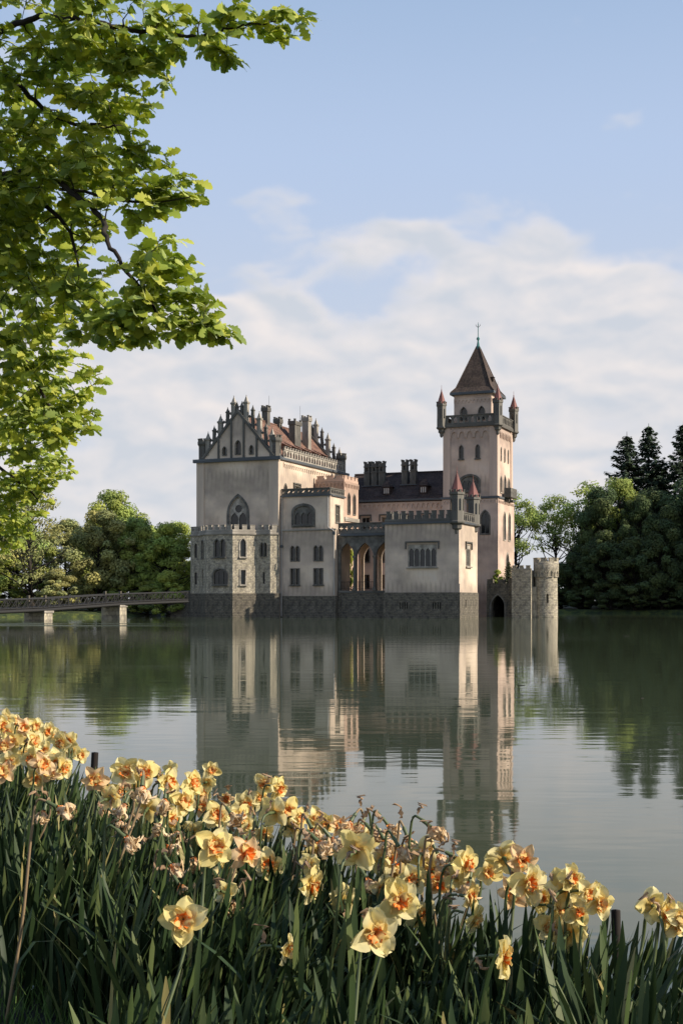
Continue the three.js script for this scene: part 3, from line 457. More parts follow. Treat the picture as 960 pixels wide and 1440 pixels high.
  // balcony on the sunny side
  const bz = z1 - 4.1; put('balcony', merge([box(1.0, 0.22, 3.2, x1 + 0.72, 15.5, bz), box(0.7, 0.3, 0.3, x1 + 0.5, 15.0, bz + 1), box(0.7, 0.3, 0.3, x1 + 0.5, 15.0, bz - 1), box(0.1, 1.0, 3.1, x1 + 1.15, 16.1, bz), box(0.8, 1.0, 0.1, x1 + 0.7, 16.1, bz + 1.5), box(0.8, 1.0, 0.1, x1 + 0.7, 16.1, bz - 1.5)]), M.trim, tower);
}
// --- the water gate, its pier and the round turret
const gate = block('water_gate', 'crumbling grey rubble wall with a pointed water gate', 'wall', 24.5, -11);
{
  const z = -11.6;
  wall(gate, [22.7, z], [27.4, z], -0.8, 4.1, M.footing, [{ s: 1.4, y: -0.8, w: 1.65, h: 3.5, k: 'lancet', open: 1 }], 0.9);
  put('arch_stones', extrude(ring(24.1, -0.7, 1.66, 3.4, 'lancet', 0.22, 0.0), 0.1, z + 0.002), M.trim, gate);
  put('passage_roof', box(2.6, 0.3, 6.6, 24.1, 3.2, z - 4.2), M.footing, gate);
  put('passage_end', box(3, 4, 0.3, 24.1, 1.2, z - 7.5), M.footing, gate);
  for (const s of [-1.2, 1.2]) put('passage_wall', box(0.3, 4, 6.4, 24.1 + s, 1.2, z - 4.15), M.footing, gate);
  for (const [x, w, h] of [[23.1, 0.75, 0.55], [24.5, 0.8, 0.5], [25.8, 0.8, 0.6], [26.9, 0.7, 1.0]]) put('merlon', box(w, h, 0.6, x, 4.1 + h / 2 - 0.002, z - 0.35), M.footing, gate);
  const yard = put('terrace', box(5.4, 0.4, 5.5, 25.2, 3.6, z - 4.95), M.footing, gate);
}
const pier = block('wall_pier', 'square grey rubble pier with a sunlit edge beside the round turret', 'pier', 27, -12);
{ boxWalls(pier, 25.95, 28.35, -14.2, -11.1, -0.8, 5.7, M.rubble, {}, 0.5); polyDeck(pier, [[26, -11.2], [28.3, -11.2], [28.3, -14.1], [26, -14.1]], 5.4, 0.25, M.footing); crenels(pier, [25.9, -11.05], [28.4, -11.05], 5.71, { n: 3, low: 0.2, h: 0.3, fill: 0.6, mat: M.rubble }); put('corner_buttress', box(0.5, 4.6, 0.6, 28.6, 1.4, -12.1), M.rubble, pier); }
const turret = block('round_turret', 'round grey stone turret with crenels standing in the water', 'turret', 29.6, -13);
{
  const cx = 29.75, cz = -13, g = new THREE.LatheGeometry([[0, -0.8], [1.5, -0.8], [1.42, 0.2], [1.36, 4.9], [1.36, 5.3], [1.52, 5.75], [1.52, 6.75], [1.15, 6.75], [1.15, 6.2], [0, 6.2]].map(([r, y]) => new THREE.Vector2(r, y)), 40), p = g.attributes.position, u = g.attributes.uv;
  for (let i = 0; i < p.count; i++) u.setXY(i, u.getX(i) * 8.4, p.getY(i));
  const solid = new Brush(g), cut = new Brush(extrude(outline(new THREE.Shape(), 0, 1.7, 0.26, 1.15, 'lancet'), 0.8, 0.8).rotateY(0.35)); solid.updateMatrixWorld(); cut.updateMatrixWorld();
  const ev = new Evaluator(); ev.useGroups = false; put('drum', ev.evaluate(solid, cut, SUBTRACTION).geometry.translate(cx, 0, cz), M.rubble, turret);
  const mg = merlonGeo(0.62, 0.4, 0.32); for (let i = 0; i < 9; i++) { const a = (i / 9) * 2 * Math.PI; place('merlon', mg, M.rubble, turret, cx + Math.sin(a) * 1.35, 6.74, cz + Math.cos(a) * 1.35, a); }
  for (let i = 0; i < 10; i++) { const a = (i / 10) * 2 * Math.PI; put('blind_arch', extrude(ring(0, 4.95, 0.5, 0.75, 'lancet', 0.09, 0), 0.1, 1.4).rotateY(a).translate(cx, 0, cz), M.rubble, turret); }
}

// ---------------------------------------------------------------- ground, lake, far bank
const SHORE = [[-1.5, 6], [0.2, 3.04], [0.8, 2.5], [2.4, 0.6], [6, -7], [40, -14], [90, 30], [110, 100], [92, 145], [62, 186], [50, 197], [30, 205], [6, 204], [-10, 196], [-22, 172], [-28, 158], [-45, 153], [-75, 148], [-95, 120], [-90, 70], [-50, 40], [-15, 24]];
function shoreDist(x, d) { // > 0 on land, metres to the shoreline
  let best = 1e9, inside = false;
  for (let i = 0, j = SHORE.length - 1; i < SHORE.length; j = i++) {
    const [ax, az] = SHORE[i], [bx, bz] = SHORE[j], ex = bx - ax, ez = bz - az, t = clamp(((x - ax) * ex + (d - az) * ez) / (ex * ex + ez * ez)), q = Math.hypot(x - ax - t * ex, d - az - t * ez);
    if (q < best) best = q;
    if ((az > d) !== (bz > d) && x < ((bx - ax) * (d - az)) / (bz - az) + ax) inside = !inside;
  }
  return inside ? -best : best;
}
function groundY(x, d) {
  const s = shoreDist(x, d), far = step(Math.hypot(x, d - 2), 8, 30), n = fbm(x * 0.07 + 50, d * 0.07 + 50, 4, 4) - 0.5;
  const nearH = mix(-0.9, 0.93, step(s, -1.1, 0.12)) + (fbm(x * 1.3 + 9, d * 1.3 + 9, 12, 3) - 0.5) * 0.06;
  const farH = s < 0 ? Math.max(-1.5, s * 0.35) : 0.12 + 0.5 * step(s, 0, 1.2) + 1.3 * step(s, 4, 40) + n * 0.7 * step(s, 2, 15);
  return mix(nearH, farH, far);
}
const grassMap = tex(512, (u, v) => { const a = fbm(u * 9, v * 9, 5, 5, 9), b = fbm(u * 60, v * 60, 6, 3, 60), k = 0.55 + (a - 0.5) * 0.7 + (b - 0.5) * 0.7; return [k * (0.95 + (a - 0.5) * 0.5), k, k * 0.7]; }, true, 6);
const grassMat = std(0.15, 0.2, 0.055, { map: grassMap });
const soilMat = std(0.035, 0.034, 0.02, { map: grassMap });
{
  const xs = [], zs = []; // denser near the lake
  for (let i = 0; i <= 170; i++) xs.push(-260 + i * 3.1); xs.unshift(-4000, -1500, -600, -380); xs.push(380, 600, 1500, 4000);
  for (let i = 0; i <= 120; i++) zs.push(-90 + i * 3.1); zs.unshift(-3000, -900, -300, -150); zs.push(330, 420, 700, 1500, 4000);
  const nx = xs.length, pos = [], uv = [], idx = [];
  for (const d of zs) for (const x of xs) { pos.push(x, Math.hypot(x, d - 2) < 14 ? -1.2 : groundY(x, d), -d); uv.push(x, d); }
  for (let j = 0; j < zs.length - 1; j++) for (let i = 0; i < nx - 1; i++) { const a = j * nx + i; idx.push(a, a + 1, a + nx, a + 1, a + nx + 1, a + nx); }
  const g = new THREE.BufferGeometry(); g.setAttribute('position', new THREE.Float32BufferAttribute(pos, 3)); g.setAttribute('uv', new THREE.Float32BufferAttribute(uv, 2)); g.setIndex(idx); g.computeVertexNormals();
  setting('ground', g, grassMat);
  const N = 120, p2 = [], u2 = [], i2 = [];
  for (let j = 0; j <= N; j++) for (let i = 0; i <= N; i++) { const x = -20 + (i * 36) / N, d = -18 + (j * 36) / N, e = Math.min(i, j, N - i, N - j); p2.push(x, e < 2 ? -1.3 : groundY(x, d), -d); u2.push(x, d); }
  for (let j = 0; j < N; j++) for (let i = 0; i < N; i++) { const a = j * (N + 1) + i; i2.push(a, a + 1, a + N + 1, a + 1, a + N + 2, a + N + 1); }
  const b = new THREE.BufferGeometry(); b.setAttribute('position', new THREE.Float32BufferAttribute(p2, 3)); b.setAttribute('uv', new THREE.Float32BufferAttribute(u2, 2)); b.setIndex(i2); b.computeVertexNormals();
  setting('bank', b, soilMat);
}
{ // the lake: murky green water, small ripples lying across the view, ruffled by wind in long streaks
  const wave = tex(1024, (u, v) => fbm(u * 5, v * 14, 3, 3, 1) * 0 + 0.6 * fbmXY(u, v, 4, 12, 3) + 0.28 * fbmXY(u, v, 10, 34, 23) + 0.12 * fbmXY(u, v, 22, 60, 43), false, 9);
  function fbmXY(u, v, fx, fy, s) { // tileable noise with different periods along x and y
    let r = 0, a = 0.6; for (let i = 0; i < 2; i++) { const X = u * fx, Y = v * fy, ix = Math.floor(X), iy = Math.floor(Y), tx = sm(X - ix), ty = sm(Y - iy), h = (p, q) => hash(((p % fx) + fx) % fx, ((q % fy) + fy) % fy, s + i); r += a * mix(mix(h(ix, iy), h(ix + 1, iy), tx), mix(h(ix, iy + 1), h(ix + 1, iy + 1), tx), ty); a *= 0.66; fx *= 2; fy *= 2; } return r;
  }
  const rough = tex(1024, (u, v) => { const x = u * 300 - 150, d = v * 240 - 10; let k = 0; for (const [cx, cd, sx, sd, w] of [[-24, 108, 17, 11, 1], [12, 128, 26, 7, 0.3], [20, 70, 16, 7, 0.25], [-8, 40, 8, 4, 0.2]]) { const q = ((x - cx) / sx) ** 2 + ((d - cd) / sd) ** 2; k += w * Math.exp(-q) * step(fbm(x * 0.1 + 30, d * 0.34 + 30, 66, 4), 0.3, 0.75); } return 0.03 + 0.2 * Math.min(1, k) + 0.015 * fbm(x * 0.03 + 9, d * 0.12 + 9, 91, 3); }, false, 1);
  rough.repeat.set(1, 1); rough.channel = 1; rough.wrapS = rough.wrapT = THREE.ClampToEdgeWrapping;
  const mat = new THREE.MeshPhysicalMaterial({ color: new THREE.Color().setRGB(0.046, 0.06, 0.033), roughness: 1, roughnessMap: rough, ior: 1.34, bumpMap: wave, bumpScale: 0.0042 });
  const g = new THREE.PlaneGeometry(300, 240, 4, 4).rotateX(-Math.PI / 2).translate(0, 0, -110), p = g.attributes.position, a = [], b = [];
  for (let i = 0; i < p.count; i++) { a.push(p.getX(i), -p.getZ(i)); b.push((p.getX(i) + 150) / 300, (-p.getZ(i) + 10) / 240); }
  g.setAttribute('uv', new THREE.Float32BufferAttribute(a, 2)); g.setAttribute('uv1', new THREE.Float32BufferAttribute(b, 2));
  setting('lake_water', g, mat);
}

// ---------------------------------------------------------------- footbridge
const bridge = thing('footbridge', 'dark lattice footbridge on stone piers leading to the bastion', 'bridge');
{
  const A = [-19.0, 151.5, 3.02], B = [-25.2, 142, 2.72], C = [-30.1, 127.3, 2.2], D = [-35.5, 111, 1.9], pts = [A, B, C, D];
  bridge.position.set(B[0], 0, -B[1]);
  const P = ([x, d, y], dy = 0, off = 0, n = [0, 0]) => [x + n[0] * off - B[0], y + dy, -(d + n[1] * off) + B[1]];
  for (let i = 0; i < 3; i++) {
    const a = pts[i], b = pts[i + 1], dx = b[0] - a[0], dd = b[1] - a[1], L = Math.hypot(dx, dd), n = [-dd / L, dx / L], at = (t, dy, off) => P([mix(a[0], b[0], t), mix(a[1], b[1], t), mix(a[2], b[2], t)], dy, off, n);
    const beam = (t0, y0, t1, y1, off, r) => limb([[...at(t0, y0, off), r], [...at(t1, y1, off), r]], 4);
    part('deck', merge([-0.9, -0.45, 0, 0.45, 0.9].map((o) => beam(0, -1.0, 1, -1.0, o, 0.24))), M.deckWood, bridge);
    for (const off of [-1.1, 1.1]) {
      part('girder', beam(0, -1.12, 1, -1.12, off, 0.17), M.iron, bridge);
      const rl = part('handrail', beam(0, 0, 1, 0, off, 0.075), M.iron, bridge);
      part('bottom_rail', beam(0, -0.86, 1, -0.86, off, 0.06), M.iron, rl);
      const m = Math.round(L / 0.95);
      for (let k = 0; k < m; k++) { part('lattice_bar', beam(k / m, -0.86, (k + 1) / m, 0, off, 0.035), M.iron, rl); part('lattice_bar', beam(k / m, 0, (k + 1) / m, -0.86, off + 0.05, 0.035), M.iron, rl); }
      for (let k = 0; k <= m; k += 2) part('railing_post', beam(k / m, -1.0, k / m + 0.0001, 0.06, off, 0.05), M.iron, rl);
    }
  }
  for (const q of [B, C]) {
    const k = part('pier', box(2.3, q[2] - 1.3 + 1.2, 1.5, 0, (q[2] - 1.3 - 1.2) / 2, 0), M.rubble, bridge); k.position.set(q[0] - B[0], 0, -(q[1] - B[1])); k.rotation.y = -0.34;
    part('cap_stone', box(2.5, 0.2, 1.7, 0, q[2] - 1.3, 0), M.paleTrim, k);
    for (const s of [-0.95, 0.95]) part('pier_post', box(0.24, 0.62, 0.24, s, q[2] + 0.02, 0.3), M.footing, k);
  }
}

// ---------------------------------------------------------------- trees
const leafMats = (r, g, b, tr = 0.35) => new THREE.MeshPhysicalMaterial({ color: new THREE.Color().setRGB(r, g, b), roughness: 0.95, transmission: tr, thickness: 0, vertexColors: true, side: THREE.DoubleSide, specularIntensity: 0.35 });
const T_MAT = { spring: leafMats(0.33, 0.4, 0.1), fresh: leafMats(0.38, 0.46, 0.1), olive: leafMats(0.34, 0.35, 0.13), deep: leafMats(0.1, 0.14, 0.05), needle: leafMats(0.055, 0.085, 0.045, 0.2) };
// leaves as small four-sided faces; list of [x, y, z, size, nx, ny, nz, tone]
function leafMesh(list, R, long = 1.5) {
  const n = list.length, pos = new Float32Array(n * 12), nor = new Float32Array(n * 12), col = new Float32Array(n * 12), idx = new Uint32Array(n * 6), N = new THREE.Vector3(), A = new THREE.Vector3(), B = new THREE.Vector3();
  list.forEach(([x, y, z, s, nx, ny, nz, tone, warm = 1], i) => {
    N.set(nx, ny, nz).normalize(); A.set(R() - 0.5, R() - 0.5, R() - 0.5).cross(N).normalize(); B.crossVectors(N, A);
    const bend = s * 0.18;
    [[-1, 0], [0, -1], [1, 0], [0, 1]].forEach(([p, q], k) => { const o = i * 12 + k * 3, l = p * s * long * 0.5, w = q * s * 0.5, h = p ? -bend : 0; pos[o] = x + A.x * l + B.x * w + N.x * h; pos[o + 1] = y + A.y * l + B.y * w + N.y * h; pos[o + 2] = z + A.z * l + B.z * w + N.z * h; nor[o] = N.x; nor[o + 1] = N.y; nor[o + 2] = N.z; col[o] = tone * warm; col[o + 1] = tone; col[o + 2] = tone * (2 - warm); });
    idx.set([i * 4, i * 4 + 1, i * 4 + 2, i * 4, i * 4 + 2, i * 4 + 3], i * 6);
  });
  const g = new THREE.BufferGeometry(); g.setAttribute('position', new THREE.BufferAttribute(pos, 3)); g.setAttribute('normal', new THREE.BufferAttribute(nor, 3)); g.setAttribute('color', new THREE.BufferAttribute(col, 3)); g.setIndex(new THREE.BufferAttribute(idx, 1));
  return g;
}
// a broad-leaved tree 1 unit = 1 metre, height h, crown radius r; lean: bare lower trunk share
function broadleaf(seed, h, r, { bare = 0.25, clumps = 70, leaves = 290, size = 0.3, spread = 1.5, open = 0 } = {}) {
  const R = rngOf(seed), trunk = [], list = [], tw = h * 0.018 + 0.08;
  const axis = []; let ax = 0, az = 0; for (let i = 0; i <= 8; i++) { const t = i / 8; axis.push([ax, t * h * 0.86, az, tw * (1 - t * 0.86)]); ax += (R() - 0.5) * h * 0.03; az += (R() - 0.5) * h * 0.03; }
  trunk.push(limb([[0, -0.4, 0, tw * 1.5], ...axis.slice(0, 1).map((p) => [p[0], 0.3, p[2], tw * 1.15]), ...axis.slice(1)], 7));
  for (let c = 0; c < clumps; c++) {
    const t = Math.pow(R(), 0.8), y = h * mix(bare, 1, t), a = R() * 2 * Math.PI;
    const env = r * Math.pow(Math.max(0, Math.sin(Math.PI * Math.pow(clamp((y / h - bare * 0.7) / (1.02 - bare * 0.7)), 0.72))), 0.62) * (0.6 + 0.72 * vnoise(Math.cos(a) * 2 + 9, t * 4 + Math.sin(a) * 2 + 9, seed)), q = Math.sqrt(mix(0.12, 1, R())) * env;
    const x = Math.cos(a) * q, z = Math.sin(a) * q, k = clamp(y / h - 0.16 - 0.12 * R(), bare * 0.55, 0.84) / 0.86 * 8, i = Math.floor(k), f = k - i, b = axis[i].map((v, m) => mix(v, axis[Math.min(8, i + 1)][m], f));
    const mx = mix(b[0], x, 0.5) + (R() - 0.5), mz = mix(b[2], z, 0.5) + (R() - 0.5), my = mix(b[1], y, 0.42) - 0.2;
    trunk.push(limb([[b[0], b[1], b[2], b[3] * 0.5], [mx, my, mz, b[3] * 0.32], [x, y, z, 0.03]], 4));
    const rr = spread * (0.45 + 0.9 * R()), tone = 0.72 + 0.5 * R(), warm = 0.92 + 0.2 * R(), m = Math.round(leaves * (rr / spread) ** 2 * (1 - open * R()));
    for (let l = 0; l < m; l++) { const u = R() * 2 - 1, p = R() * 2 * Math.PI, w = Math.sqrt(1 - u * u), d = rr * Math.pow(R(), 0.42), dx = w * Math.cos(p), dz = w * Math.sin(p); list.push([x + dx * d, y + u * d * 0.72, z + dz * d, size * (0.6 + 0.7 * R()), dx + (R() - 0.5) * 1.2, u + 0.5 + (R() - 0.5), dz + (R() - 0.5) * 1.2, tone * (0.8 + 0.4 * R()), warm]); }
  }
  return { trunk: merge(trunk), crown: leafMesh(list, R), h, r };
}
function spruce(seed, h, r) {
  const R = rngOf(seed), trunk = [limb([[0, -0.4, 0, h * 0.014], [0, h * 0.5, 0, h * 0.009], [0, h, 0, 0.03]], 6)], list = [];
  for (let y = h * 0.08; y < h * 0.985; y += 0.42 + 0.5 * R() * (1 - y / h)) {
    const t = y / h, len = r * Math.pow(1 - t, 0.8) * (0.65 + 0.6 * vnoise(y * 0.9, 3, seed)) + 0.25, n = 5 + Math.floor(R() * 3), a0 = R() * 6.28;
    for (let i = 0; i < n; i++) {
      const a = a0 + (i / n) * 6.28 + R() * 0.5, L = len * (0.6 + 0.55 * R()), ca = Math.cos(a), sa = Math.sin(a), drop = 0.28 + 0.25 * R();
      const at = (k) => [ca * L * k, y - L * drop * Math.sin(k * 2.2) + L * 0.16 * k * k, sa * L * k];
      trunk.push(limb([[...at(0), 0.06], [...at(0.5), 0.035], [...at(1), 0.012]], 3));
      const m = 4 + Math.round(L * 9); for (let l = 0; l < m; l++) { const k = 0.12 + 0.88 * Math.pow(R(), 0.8), p = at(k), side = (R() - 0.5) * L * 0.42 * (1.15 - k); list.push([p[0] - sa * side, p[1] - Math.abs(side) * 0.25 - R() * 0.3, p[2] + ca * side, 0.24 + 0.22 * R(), ca * 0.3 + (R() - 0.5), 0.8, sa * 0.3 + (R() - 0.5), 0.7 + 0.6 * R()]); }
    }
  }
  return { trunk: merge(trunk), crown: leafMesh(list, R, 2), h, r };
}
const V = { a: broadleaf(11, 18, 6.5), b: broadleaf(22, 16, 7, { clumps: 90, bare: 0.14 }), c: broadleaf(33, 20, 5.5, { clumps: 62, bare: 0.34, leaves: 170, open: 0.5, size: 0.27 }), d: broadleaf(44, 22, 7.5, { clumps: 100, bare: 0.2 }), e: broadleaf(55, 12, 4.5, { clumps: 60, bare: 0.05, spread: 1.2 }), f: broadleaf(66, 15, 6, { clumps: 80, bare: 0.22, leaves: 75, open: 0.6, size: 0.24, spread: 1.4 }), g: broadleaf(99, 19, 5.6, { clumps: 44, bare: 0.52, leaves: 150, open: 0.5, size: 0.27, spread: 1.5 }), s: spruce(77, 30, 10.5), t: spruce(88, 30, 9) };
function tree(name, label, group, v, mat, x, d, h, turn, wide = 1, bark = M.bark) {
  const o = thing(name, label, 'tree', group), k = h / V[v].h; o.position.set(x, Math.max(0, groundY(x, d)) - 0.05, -d); o.rotation.y = turn; o.scale.set(k * wide, k, k * wide);
  part('trunk', V[v].trunk, bark, o); part('crown', V[v].crown, T_MAT[mat], o);
  return o;
}
const LB = 'trees on the bank behind the footbridge', RB = 'trees on the wooded bank beyond the round turret';
tree('pale_tree', 'sparse pale half bare tree behind the footbridge', LB, 'f', 'olive', -39.5, 164, 15.5, 0.4, 0.95, M.paleBark);
tree('round_tree', 'dark rounded tree rising above the others behind the footbridge', LB, 'b', 'spring', -36.5, 204, 17.2, 1.2, 0.9);
tree('olive_tree', 'broad brownish olive tree behind the footbridge piers', LB, 'b', 'olive', -31.5, 167, 12.6, 2.4, 1.0);
tree('bushy_tree', 'bushy green tree behind the footbridge, second from the castle', LB, 'a', 'spring', -26.8, 168, 11.8, 0.2, 0.9);
tree('green_tree', 'bright green broad tree beside the castle end of the footbridge', LB, 'b', 'fresh', -22.4, 166, 11.6, 4.1, 0.95);
tree('tall_tree', 'loose tall green tree between the footbridge trees and the hall', LB, 'c', 'fresh', -24.2, 190, 12.6, 0.9, 1.1);
tree('young_tree', 'low green young tree at the far end of the grass bank', LB, 'e', 'spring', -46.0, 163, 8.6, 0.5, 1.3);
tree('shore_bush', 'low leafy bush on the grass bank under the olive tree', LB, 'e', 'olive', -35.5, 160, 5.2, 2.2, 1.5);
tree('shore_shrub', 'green shrub at the water edge beside the bridge abutment', LB, 'e', 'fresh', -21.6, 160.5, 5.6, 3.3, 1.2);
tree('leaning_tree', 'green tree at the outer end of the grass bank', LB, 'a', 'olive', -52, 170, 14, 2.7, 1.0);
for (const [x, d, h, v, m, t] of [[-47, 186, 12, 'b', 'spring', 1], [-41, 190, 12, 'a', 'olive', 2], [-34.5, 186, 12.5, 'b', 'spring', 3], [-29, 192, 12.5, 'd', 'spring', 0.4], [-25.5, 182, 10.5, 'b', 'olive', 5], [-52, 178, 12, 'b', 'spring', 4]]) tree('park_tree', 'green leafy tree in the second row behind the footbridge', LB, v, m, x, d, h, t, 1.15);
for (const [x, d, h] of [[-43, 166, 4.2], [-38.5, 167, 4.6], [-33, 169, 4.4], [-29, 167, 4.8], [-25, 165, 4.4], [-47.5, 168, 5]]) tree('park_bush', 'low green bush under the trees behind the footbridge', LB, 'e', 'spring', x, d, h, x, 1.9);
// behind the great tower and along the right bank
tree('thin_tree', 'slender airy tree showing sky between its limbs, next to the tower', RB, 'g', 'spring', 29.3, 212, 18.6, 0.3, 0.95);
tree('airy_tree', 'airy tree with forked trunk above the round turret', RB, 'g', 'spring', 35.2, 214, 18.2, 2.0, 0.95);
tree('forked_tree', 'tall open tree where the dark wood begins', RB, 'g', 'spring', 40.2, 211, 20.2, 4.4, 1.0);
const R9 = rngOf(909);
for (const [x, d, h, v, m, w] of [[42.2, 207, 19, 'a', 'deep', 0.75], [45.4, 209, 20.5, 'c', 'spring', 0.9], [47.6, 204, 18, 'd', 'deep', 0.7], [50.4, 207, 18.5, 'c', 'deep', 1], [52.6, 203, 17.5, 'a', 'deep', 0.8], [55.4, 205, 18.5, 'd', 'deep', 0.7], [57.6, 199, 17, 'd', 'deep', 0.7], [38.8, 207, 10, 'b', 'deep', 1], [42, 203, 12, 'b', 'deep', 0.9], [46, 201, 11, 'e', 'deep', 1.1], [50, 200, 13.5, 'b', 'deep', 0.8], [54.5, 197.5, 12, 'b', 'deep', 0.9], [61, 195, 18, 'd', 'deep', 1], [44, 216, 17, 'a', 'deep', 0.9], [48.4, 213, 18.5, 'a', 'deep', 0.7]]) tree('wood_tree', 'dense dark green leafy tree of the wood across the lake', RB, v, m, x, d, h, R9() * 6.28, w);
for (const [x, d, h, v, t] of [[49.2, 221, 30, 't', 1], [53.2, 222, 31.5, 's', 0.4], [58.4, 219, 31.5, 's', 2.2], [56, 226, 25, 't', 3]]) tree('spruce', 'tall dark spruce rising above the leafy wood across the lake', RB, v, 'needle', x, d, h, t, 1.2);
for (const [x, d, h] of [[38.5, 206.5, 4], [42.5, 202, 4.5], [46.5, 201, 4], [50.5, 199.5, 4.5], [54.5, 197.5, 4], [34, 209, 4], [30, 213, 5.5], [33, 215, 6], [36.5, 213, 6], [39.5, 210, 6.5]]) tree('shore_thicket', 'low dark bush at the foot of the wood across the lake', RB, 'e', 'deep', x, d, h, R9() * 6.28, 1.7);
// the wood goes on along the right bank, out of the frame; it keeps the sun off the far bank
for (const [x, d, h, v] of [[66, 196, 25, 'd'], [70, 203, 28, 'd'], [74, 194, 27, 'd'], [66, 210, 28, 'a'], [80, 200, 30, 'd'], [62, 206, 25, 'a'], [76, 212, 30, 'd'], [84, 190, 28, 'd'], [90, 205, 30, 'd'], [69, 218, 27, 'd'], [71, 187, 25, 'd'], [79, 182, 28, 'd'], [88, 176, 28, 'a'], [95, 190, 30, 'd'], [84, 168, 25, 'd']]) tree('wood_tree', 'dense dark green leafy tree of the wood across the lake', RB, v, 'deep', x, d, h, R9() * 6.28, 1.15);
// bits of leaf and twig afloat
{ const g = flat(new THREE.SphereGeometry(1, 7, 3)), R = rngOf(31); for (const [x, d, s] of [[-12, 60, 0.5], [-9, 55, 0.3], [13, 74, 0.35], [16, 72, 0.3], [4.2, 30, 0.12], [2.2, 24, 0.08], [5, 19, 0.06], [-3.5, 33, 0.1], [3.4, 15, 0.04], [6.1, 26, 0.08]]) { const o = thing('floating_leaf', 'brown scrap of leaf floating on the lake', 'leaf', 'leaf scraps afloat on the lake'); o.position.set(x, 0, -d); o.rotation.y = R() * 6; part('blade', g, M.wood, o).scale.set(s, 0.012, s * 0.3); } }
// plants on the castle terraces
{ const w = toWorld(24.6, 3.8, -15), o = thing('terrace_conifer', 'small dark conifer on the terrace above the water gate', 'tree'); o.position.copy(w); o.scale.setScalar(0.105); o.scale.x = o.scale.z = 0.16; part('trunk', V.s.trunk, M.bark, o); part('crown', V.s.crown, T_MAT.deep, o);
  for (const [x, z, s] of [[26.0, -14.6, 0.16], [23.3, -14.4, 0.17], [27, -15.2, 0.12]]) { const b = thing('terrace_shrub', 'round green shrub behind the water gate wall', 'shrub', 'shrubs on the water gate terrace'); b.position.copy(toWorld(x, 3.75, z)); b.scale.setScalar(s); part('stem', V.e.trunk, M.bark, b); part('crown', V.e.crown, T_MAT.fresh, b); }
  const iv = thing('climbing_ivy', 'green climbing plant on the courtyard side of the arcade', 'climber'); iv.position.copy(toWorld(5.9, 3.2, -8.9)); iv.scale.set(0.16, 0.42, 0.16); part('stem', V.e.trunk, M.bark, iv); part('foliage', V.e.crown, T_MAT.fresh, iv); }

